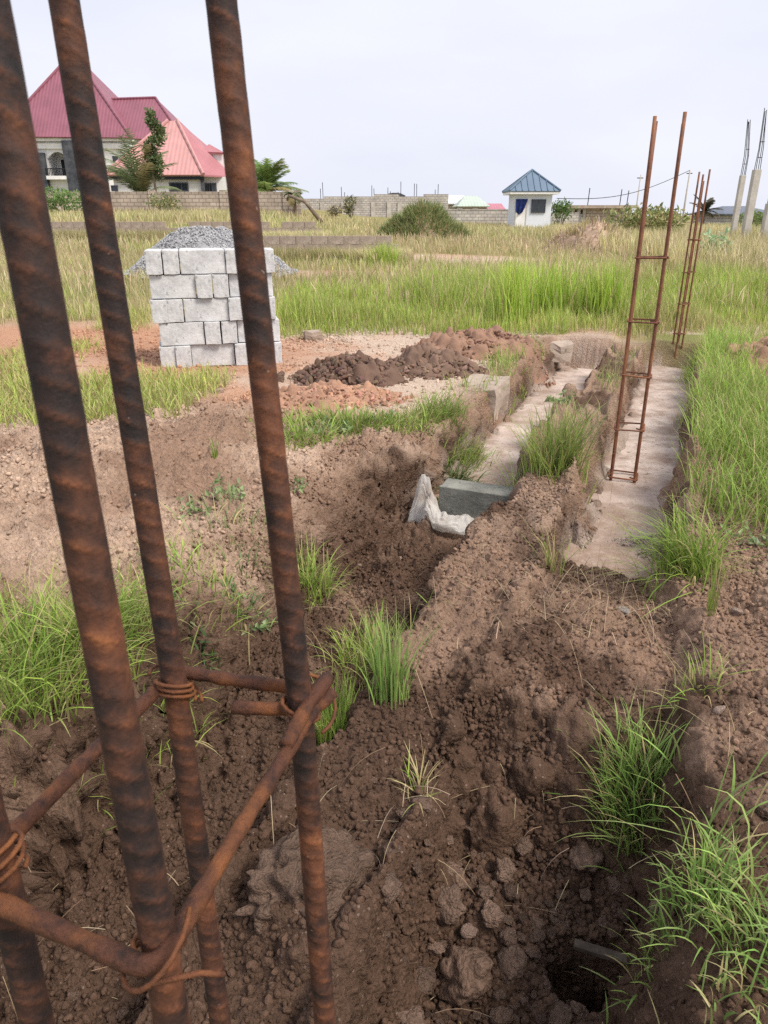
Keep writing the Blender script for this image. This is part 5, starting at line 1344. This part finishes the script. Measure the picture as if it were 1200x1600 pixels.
# navy cloth hung over the door
nu, nv = 24, 20
U, W = np.meshgrid(np.linspace(0, 1, nu), np.linspace(0, 1, nv), indexing='ij')
xa, xb = Gx(805), Gx(824); ztop, zbot = Gz(311), Gz(335)
cx_ = xa + (xb - xa) * (U * (1 - 0.25 * W) + 0.05 * W); cz_ = ztop + (zbot - ztop) * W * (0.65 + 0.35 * np.sin(U * 3.1 + 0.3))
cy_ = -0.12 - 0.05 * np.sin(U * 16 + 2 * W) * (0.3 + W) - 0.02 * vnoise(U * 6, W * 6, 0, 5)
I = np.arange(nu * nv).reshape(nu, nv); q = np.stack([I[:-1, :-1], I[:-1, 1:], I[1:, 1:], I[1:, :-1]], -1).reshape(-1, 4)
o = link('cloth', mesh_np('cloth', np.stack([cx_.ravel(), cy_.ravel(), cz_.ravel() - 1.0], 1), q), M['navy'], None, (qx, YG, qz + 1.0))
o.modifiers.new('thickness', 'SOLIDIFY').thickness = 0.015
tag(o, 'navy blue cloth hanging over the guard house door', 'cloth')

# --- unfinished flat building to the right of the guard house
YU = 70.0
p0 = at(940, 350, YU); ux, uz = p0.x, gz1(p0.x, YU) - .1
un = empty('unfinished_building', (ux, YU, uz)); tag(un, 'unfinished low block building with flat slab and open bays', 'building')
def Ux(px): return at(px, 330, YU).x - ux
def Uz(py): return at(600, py, YU).z - uz
sl = Uz(324)
MB().box(Ux(917), Ux(972), 0, .25, -.5, sl - .1).build('wall', M['wall_old'], un)
MB().box(Ux(888), Ux(917) - .02, 0.1, .3, -.5, Uz(334)).build('low_wall', M['wall_pale'], un)
MB().box(Ux(888), Ux(984), 5.0, 5.25, -.5, sl - .1).build('rear_wall', M['wall_old'], un)
MB().box(Ux(884), Ux(993), -.6, 5.6, sl - .08, sl + .18).build('roof_slab', M['old_block'], un)
for px in (889, 896, 905, 914, 975, 985): MB().box(Ux(px) - .14, Ux(px) + .14, .05, .35, -.5, sl - .09).build('pillar', M['column'], un)
MB().box(Ux(977), Ux(983), 0.6, .7, -.5, sl - .1).build('door', M['dark'], un)
for px, h_ in ((918, 1.6), (968, 1.5), (979, 1.4)): MB().tube([(Ux(px), .2, sl), (Ux(px) + .05, .2, sl + h_)], 0.04, 5).build('starter_bar', M['iron'], un)

# --- far houses
def far_house(label, px0, px1, py_eave, py_ridge, py_base, Y, roof, wall_m, dep=7.0, hip=0.25, wins=()):
    c = at((px0 + px1) / 2, py_base, Y); zb = gz1(c.x, Y) - .2
    root = empty('house', (c.x, Y, zb)); tag(root, label, 'house')
    X_ = lambda px: at(px, py_eave, Y).x - c.x
    Z_ = lambda py, yy=Y: at(600, py, yy).z - zb
    a_, b_ = X_(px0), X_(px1); e_ = Z_(py_eave); r_ = Z_(py_ridge, Y + dep / 2)
    MB().box(a_ + .4, b_ - .4, .4, dep - .4, -1, e_).build('wall', wall_m, root)
    R0, R1 = (a_ + (b_ - a_) * hip, dep / 2, r_), (b_ - (b_ - a_) * hip, dep / 2, r_)
    cc = [(a_, 0, e_), (b_, 0, e_), (b_, dep, e_), (a_, dep, e_)]
    face('roof_sheet', [cc[0], cc[1], R1, R0], roof, root); face('roof_sheet', [cc[2], cc[3], R0, R1], roof, root)
    face('roof_sheet', [cc[1], cc[2], R1], roof, root); face('roof_sheet', [cc[3], cc[0], R0], roof, root)
    for w0, w1, za_, zb_ in wins: win_part(root, X_(w0), X_(w1), Z_(za_), Z_(zb_), .38, .08)
far_house('low far house with pale zinc roof behind the weed mound', 672, 742, 318, 305, 335, 112, M['zinc'], M['wall_old'], 9, .2, ((724, 730, 328, 321),))
far_house('far house with faded green roof next to the zinc one', 715, 766, 322, 306, 338, 100, M['green_roof'], M['wall_old'], 8, .3, ((716, 722, 333, 326), (740, 746, 333, 326)))
far_house('small far house with pinkish red roof beside the guard house', 762, 792, 329, 318, 340, 115, M['pink_roof'], M['render'], 7, .12)
far_house('far house with dark slate roof behind the concrete columns', 1132, 1225, 334, 322, 352, 64, M['dark_roof'], M['wall_pale'], 8, .3, ((1165, 1172, 343, 336),))
p = at(617, 318, 95.0)
tb_ = empty('water_tank', (p.x, 95, gz1(p.x, 95))); tag(tb_, 'small black tank showing above the far block wall', 'tank')
zz_ = p.z - gz1(p.x, 95)
MB().tube([(0, 0, zz_ - .2), (0, 0, zz_), (0, 0, zz_ + 0.9), (0, 0, zz_ + 1.15), (0, 0, zz_ + 1.2)], [1.25, 1.3, 1.3, .7, .3], 20).build('tank', M['iron'], tb_, True)
for dx_ in (-.9, .9): MB().box(dx_ - .1, dx_ + .1, -.1, .1, 0, zz_).build('stand_leg', M['column'], tb_)

# --- concrete columns with starter bars at the right
def column(label, px_t, py_t, Y, w, top_py, lean_px):
    p = at(px_t, py_t, Y); zg = gz1(p.x, Y)
    root = empty('concrete_column', (p.x, Y, zg)); tag(root, label, 'column', 'unfinished columns')
    h = p.z - zg
    MB().box(-w / 2, w / 2, -w / 2, w / 2, -.3, h).build('shaft', M['column'], root, bevel=0.012)
    MB().box(-w / 2 - .03, w / 2 + .03, -w / 2 - .03, w / 2 + .03, -.3, 0.35).build('kicker', M['column'], root, bevel=0.012)
    q_ = at(lean_px, top_py, Y); rr = random.Random(label)
    for a_, b_ in ((-1, -1), (1, -1), (1, 1), (-1, 1)):
        MB().tube([(a_ * w * .32, b_ * w * .32, h - .3), (a_ * w * .25 + rr.uniform(-.02, .02), b_ * w * .25, h + .6), (q_.x - p.x + a_ * .035 * 1 + rr.uniform(-.02, .02), b_ * .03, q_.z - zg - rr.uniform(0, .12))], 0.011, 6).build('starter_bar', M['iron'], root)
    for z_ in (.35, .8): MB().tube(rounded_loop([Vector((x_ * w * .28, y_ * w * .28, h + z_)) for x_, y_ in ((-1, -1), (1, -1), (1, 1), (-1, 1))], .02, 2), .007, 5).build('stirrup', M['iron'], root)
column('concrete column with starter bars, shortest and furthest from the right edge', 1161, 274, 27.0, 0.17, 186, 1170)
column('concrete column with long starter bars between the other two columns', 1183, 265, 25.5, 0.22, 168, 1197)
column('concrete column cut off by the right edge', 1204, 318, 24.0, 0.22, 250, 1212)

# --- poles and the wire from the guard house
def pole(label, px, py_t, Y, r, name='utility_pole', cat='pole'):
    p = at(px, py_t, Y); zg = gz1(p.x, Y); root = empty(name, (p.x, Y, zg)); tag(root, label, cat)
    MB().tube([(0, 0, -.5), (0, 0, (p.z - zg) * .5), (.02, 0, p.z - zg)], [r * 1.2, r, r * .75], 8).build('shaft', M['column'], root, True)
    MB().box(-.22, .22, -.03, .03, p.z - zg - .25, p.z - zg - .19).build('crossarm', M['iron'], root); return p
tp_ = pole('slim pole carrying the wire, seen between the rebar cages', 1078, 266, 60, 0.07)
pole('thin pole standing behind the unfinished building', 1001, 273, 58, 0.05)
g0 = at(870, 310, YG + 1); pts = [g0.lerp(tp_, k / 16) - Vector((0, 0, 0.7 * math.sin(math.pi * k / 16))) for k in range(17)]
o = MB().tube([p_ - g0 for p_ in pts], 0.022, 5).build('overhead_wire', M['iron'], None, True, loc=tuple(g0)); tag(o, 'thin overhead wire sagging from the guard house to the slim pole', 'wire')
# ------------------------------------------------------------------ shrubs, palms, mounds
def leaf_cloud(name, P, size, seed, a, b, parent=None, org=(0, 0, 0), aspect=0.45, dry=0.0, droop=0.3):
    """many small leaves: folded quads at the given points"""
    rng = np.random.default_rng(seed); n = len(P)
    R = rotmats(n, rng)
    s_ = size * rng.uniform(0.6, 1.3, n)
    base = np.array([(0, 0, 0), (aspect * .5, .45, .10), (0, 1, -.15), (-aspect * .5, .45, .10)])
    V = np.einsum('nij,vj->nvi', R, base) * s_[:, None, None] + P[:, None, :] - np.array(org)
    Fq = np.arange(n * 4).reshape(n, 4)
    c = tones(n, rng, a, b, dry)
    return link(name, mesh_np(name, V.reshape(-1, 3), Fq, False, np.repeat(c, 4, axis=0)), M['leaf'], parent)
def blob_points(n, c, r, rng, seed, hollow=0.5):
    d = rng.normal(size=(n, 3)); d /= np.linalg.norm(d, axis=1)[:, None]
    k = hollow + (1 - hollow) * rng.random(n) ** 0.6
    k = k * (1 + 0.45 * fbm(d[:, 0] * 2 + seed, d[:, 1] * 2, d[:, 2] * 2, 3, seed))
    return np.array(c) + d * k[:, None] * np.array(r)
bark = mat_speckle('bark', (.13, .10, .075), (.27, .21, .16), 4, 0.9, 0.01, 20)
def shrub(label, px, py_b, Y, w, h, seed, n, size, a, b, cat='shrub', name='shrub', dry=0.0):
    p = at(px, py_b, Y); zg = gz1(p.x, Y); root = empty(name, (p.x, Y, zg)); tag(root, label, cat)
    rng = np.random.default_rng(seed)
    tr = MB()
    for k in range(6):
        an = k * 1.05; tr.tube([(0, 0, -.1), (.2 * w * math.cos(an), .2 * w * math.sin(an), h * .35), (.38 * w * math.cos(an + .3), .38 * w * math.sin(an + .3), h * .75)], [.03, .022, .008], 5)
    tr.build('stem', bark, root)
    P = np.vstack([blob_points(n // 5, (rng.uniform(-.28, .28) * w, rng.uniform(-.2, .2) * w, h * rng.uniform(.35, .72)), (w * .33, w * .3, h * .30), rng, seed + k) for k in range(5)])
    P[:, 2] = np.maximum(P[:, 2], 0.02)
    leaf_cloud('foliage', P, size, seed, a, b, root, dry=dry)
    return root
def frond(mb_pts, L, az, el, droop, n, leaf, w, rng, c):
    """feather frond: returns leaflet quads"""
    V, Fq, pts = [], [], []
    for k in range(n + 1):
        u = k / n; e = el - droop * u ** 1.3
        pts.append(Vector((0, 0, 0)) if k == 0 else pts[-1] + Vector((math.sin(az) * math.cos(e), math.cos(az) * math.cos(e), math.sin(e))) * (L / n))
    side = Vector((math.cos(az), -math.sin(az), 0))
    for k in range(1, n + 1):
        u = k / n; d = (pts[k] - pts[k - 1]).normalized()
        ll = leaf * (0.35 + 0.65 * math.sin(math.pi * min(1, u * .9 + .1))) * rng.uniform(.8, 1.15)
        for sg in (-1, 1):
            t = (side * sg * .8 + d * .65 + Vector((0, 0, -.28 + rng.uniform(-.15, .15)))).normalized()
            e0 = pts[k] - d * w * .5; e1 = pts[k] + d * w * .5; b0 = len(V)
            V += [e0, e1, pts[k] + t * ll * .6 + d * w * .3, pts[k] + t * ll]; Fq.append((b0, b0 + 1, b0 + 2, b0 + 3))
    return pts, V, Fq
def palm(label, px, py_b, Y, trunk_h, L, nfr, seed, a, b, el=(0.5, 1.35), leaf=0.5, cat='palm', name='palm_tree', dry=.05, trunk_r=.14, py_c=None, droop=1.0):
    p = at(px, py_b, Y); zg = gz1(p.x, Y); root = empty(name, (p.x, Y, zg)); tag(root, label, cat)
    rng = random.Random(seed); nr = np.random.default_rng(seed)
    if py_c: trunk_h = at(px, py_c, Y).z - zg
    MB().tube([(0, 0, -.2), (.03, 0, trunk_h * .5), (0, 0, trunk_h)], [trunk_r * 1.2, trunk_r, trunk_r * .8], 10).build('trunk', bark, root, True)
    for k in range(nfr):
        az = k * 2.399 + rng.uniform(-.3, .3); e = rng.uniform(*el)
        pts, V, Fq = frond(None, L * rng.uniform(.75, 1.1), az, e, droop * rng.uniform(.7, 1.4), 26, leaf, .11, rng, None)
        c = tones(1, nr, a, b, dry)[0]
        V = np.array([v[:] for v in V]); stem = MB().tube(pts, [.03 * (1 - .8 * j / len(pts)) for j in range(len(pts))], 5)
        nb = len(V); V = np.vstack([V, np.array(stem.v)])
        Fq = [f for f in Fq] + [tuple(nb + i_ for i_ in f) for f in stem.f if len(f) == 4]
        o = link('frond', mesh_np('frond', V, np.array(Fq), False, np.tile(c, (len(V), 1)) * nr.uniform(.8, 1.2, (len(V), 1))), M['leaf'], root, (0, 0, trunk_h))
    return root
gA, gB = (.10, .18, .05), (.22, .32, .10)
palm('young palm with upright fronds before the salmon-roofed bungalow', 222, 304, 55, 0.6, 4.3, 30, 31, (.13, .17, .08), (.28, .33, .17), (0.55, 1.5), .9, py_c=306, droop=.8)
palm('bushy green palm right of the nearest right bar', 416, 306, 55, .6, 2.8, 34, 32, (.15, .24, .07), (.32, .42, .15), (0.3, 1.5), .9, py_c=300, droop=.9)
palm('small ragged dead palm far behind the slender cage', 1098, 345, 60, 1.0, 1.6, 12, 33, (.06, .07, .05), (.13, .13, .09), (-.2, 1.4), .45, trunk_r=.12, py_c=330)
palm('broken drooping palm beside the boundary wall end', 460, 318, 51, .8, 0.9, 8, 34, (.12, .16, .07), (.24, .27, .14), (-.2, .9), .4, trunk_r=.10, py_c=303, droop=1.4)
# slim tree hung with leaves in front of the bungalow
p = at(246, 302, 54); zg = gz1(p.x, 54); ht = at(246, 172, 54).z - zg
root = empty('slim_tree', (p.x, 54, zg)); tag(root, 'slim leafy tree rising above the salmon roof', 'tree')
MB().tube([(0, 0, -.2), (-.15, 0, ht * .4), (.25, 0, ht * .75), (.2, 0, ht)], [.1, .075, .045, .015], 8).build('trunk', bark, root, True)
rng = np.random.default_rng(41)
Pc = np.vstack([blob_points(130, (-.1 + .35 * math.sin(k * 1.3) + .5 * (k / 9) , rng.uniform(-.3, .3), ht * (.40 + .062 * k)), (.50 - .02 * k, .45, .42), rng, 60 + k, .2) for k in range(10)])
leaf_cloud('crown', Pc, .30, 42, (.09, .125, .05), (.20, .25, .11), root)
shrub('round green shrub with pale flowers against the boundary wall', 98, 322, 46, 3.2, 1.6, 51, 900, .22, (.12, .21, .06), (.27, .38, .14))
shrub('low weeds climbing the boundary wall under the slim tree', 255, 310, 50.5, 2.6, 1.4, 52, 420, .22, (.16, .20, .08), (.30, .34, .15), dry=.2)
shrub('bushy shrub beside the guard house wall', 876, 345, 56, 1.8, 2.0, 53, 420, .25, (.09, .17, .05), (.19, .29, .09))
shrub('dark small shrub in front of the far block wall', 549, 330, 62, 1.2, 2.1, 54, 260, .25, (.12, .14, .08), (.22, .24, .14), dry=.2)
shrub('low grey shrub by the fallen trunk before the far wall', 522, 334, 60, 1.6, 1.2, 55, 240, .22, (.16, .15, .10), (.26, .24, .17), dry=.4)
shrub('pale broad-leaved plant behind the slender cage', 1112, 395, 19, 0.85, 0.95, 56, 130, .20, (.34, .46, .24), (.50, .60, .38), name='broad_leaf_plant', cat='plant')
shrub('bushy green shrub in the tall grass between the two cages', 1010, 372, 30, 3.6, 1.5, 57, 1500, .20, (.20, .25, .08), (.36, .38, .16), dry=.25)
shrub('spreading shrub at the foot of the concrete columns', 1200, 352, 40, 3.0, 1.5, 58, 600, .22, (.15, .22, .07), (.30, .36, .13))
# fallen trunk leaning from the wall
a_, b_ = at(452, 306, 46.5), at(502, 333, 46)
o = MB().tube([Vector((0, 0, 0)), (b_ - a_) * .5 + Vector((0, 0, .15)), b_ - a_ - Vector((0, 0, .5))], [.09, .11, .13], 7).build('fallen_trunk', bark, None, True, loc=tuple(a_)); tag(o, 'thin bare trunk leaning down from the wall end', 'trunk')
# mounds: weeds over old heaps
def weed_mound(label, px, py_b, Y, rx, ry, h, seed, a, b, n, blade_h, dry, soil=(.26, .20, .13), cat='mound', name='weed_mound'):
    p = at(px, py_b, Y)
    root = heap(label, p.x, Y, rx, ry, h, 0, soil, seed, 0, .6, .10, name, cat, sharp=1.3)
    rng = np.random.default_rng(seed); org = np.array(root.location[:])
    k = np.sqrt(rng.random(n)); an = rng.uniform(0, 6.283, n)
    x, y = p.x + k * np.cos(an) * rx, Y + k * np.sin(an) * ry
    z = ground_z(x, y) + h * np.clip(1 - k ** 1.95, 0, 1) * (1 + 0.35 * fbm(x * 1.7, y * 1.7, 0.0, 3, seed + 2)) - .03
    P = np.stack([x, y, z], 1) - org
    c = tones(n, rng, a, b, dry)
    me = blade_mesh('weeds', P, rng.uniform(.4, 1, n) * blade_h, rng.uniform(.02, .045, n), np.arctan2(x - p.x, y - Y) + rng.normal(0, 1, n), np.abs(rng.normal(0, .5, n)), np.abs(rng.normal(.9, .4, n)), 3, c * .85, c * 1.1, seed)
    o = link('weeds', me, M['leaf'], root); o['kind'] = 'stuff'
weed_mound('round mound overgrown with green weeds before the far wall', 662, 360, 34, 2.0, 1.5, 1.15, 71, (.18, .24, .09), (.33, .38, .16), 4200, .60, .18)
weed_mound('brown mound of dried stalks in front of the unfinished building', 925, 385, 26, 1.7, 1.1, .95, 72, (.34, .26, .19), (.50, .40, .30), 650, .45, .6, (.40, .29, .22))
# gravel heap
p = at(325, 372, 17.5)
gh_ = heap('grey heap of crushed stone behind the block stack', p.x, 17.5, 1.9, 1.5, 1.04, 0, (.30, .30, .315), 510, 0, .5, .05, 'gravel_heap', 'gravel heap', sharp=1.1)
rng = np.random.default_rng(61); n = 9500
k = np.sqrt(rng.random(n)) * 1.08; an = rng.uniform(0, 6.283, n); x, y = p.x + k * np.cos(an) * 1.9, 17.5 + k * np.sin(an) * 1.5
z = ground_z(x, y) + .03 + 1.04 * np.clip(1 - k ** 1.65, 0, 1) * (1 + .35 * fbm(x * 1.7, y * 1.7, 0.0, 3, 512)) + .015
tn = (np.array((.42, .425, .44)) * rng.uniform(.6, 1.3, (n, 1)))
o = gn_scatter('crushed_stone', np.stack([x, y, z], 1) - np.array(gh_.location[:]), rng.uniform(.013, .032, n), tn, [mesh_np('chip', *lump(1, 970 + k, .4, 6, .05), smooth=False) for k in range(6)], M['clod_inst'], 63); o.parent = gh_; o['kind'] = 'stuff'

# small broad-leaved weeds rooted on the bank
def leafy_weed(label, px, py, r, n, size, seed, a, b):
    p = onz(px, py, 0.0)
    for _ in range(6): p = onz(px, py, gz1(p.x, p.y))
    z0 = gz1(p.x, p.y); root = empty('leafy_weed', (p.x, p.y, z0)); tag(root, label, 'weed')
    rng = np.random.default_rng(seed); st_ = MB(); P = []
    for k in range(7):
        an = k * .9 + rng.uniform(-.3, .3); L = r * rng.uniform(.7, 1.25); el = rng.uniform(.3, .9)
        pts = [Vector((math.cos(an) * L * u * math.cos(el * (1 - .4 * u)), math.sin(an) * L * u * math.cos(el * (1 - .4 * u)), L * u * math.sin(el * (1 - .4 * u)) - .004)) for u in (0, .35, .7, 1)]
        st_.tube(pts, [.0022, .0018, .0014, .0008], 5)
        for j in range(n // 7):
            u = rng.uniform(.25, 1.0) * 3; i0 = min(2, int(u)); q_ = pts[i0].lerp(pts[i0 + 1], u - i0); P.append((q_.x, q_.y, q_.z + .003))
    st_.build('stem', bark, root)
    leaf_cloud('foliage', np.array(P), size, seed, a, b, root, aspect=.6)
wa, wb = (.20, .27, .11), (.36, .44, .22)
for i_, (px, py, r, n, sz, lab) in enumerate(((352, 772, .13, 63, .040, 'pale leafy weed highest on the crusted bank'), (386, 862, .10, 56, .036, 'leafy weed close behind the far right bar on the bank'), (300, 800, .10, 42, .034, 'small leafy weed between the second and third bars'),
                                            (600, 660, .16, 77, .045, 'leafy weed on the bank lip in the middle of the weeds'), (520, 672, .15, 70, .045, 'leafy weed at the near end of the bank lip'), (690, 700, .16, 84, .045, 'leafy weed hanging below the lip tuft'),
                                            (1180, 850, .12, 49, .036, 'leafy weed under the spoil bank at the right edge'), (455, 760, .11, 42, .036, 'leafy weed beside the slumped bank tuft'), (870, 640, .14, 56, .040, 'leafy weed on the ridge behind the bushy tuft'))):
    leafy_weed(lab, px, py, r, n, sz, 1200 + i_, wa, wb)
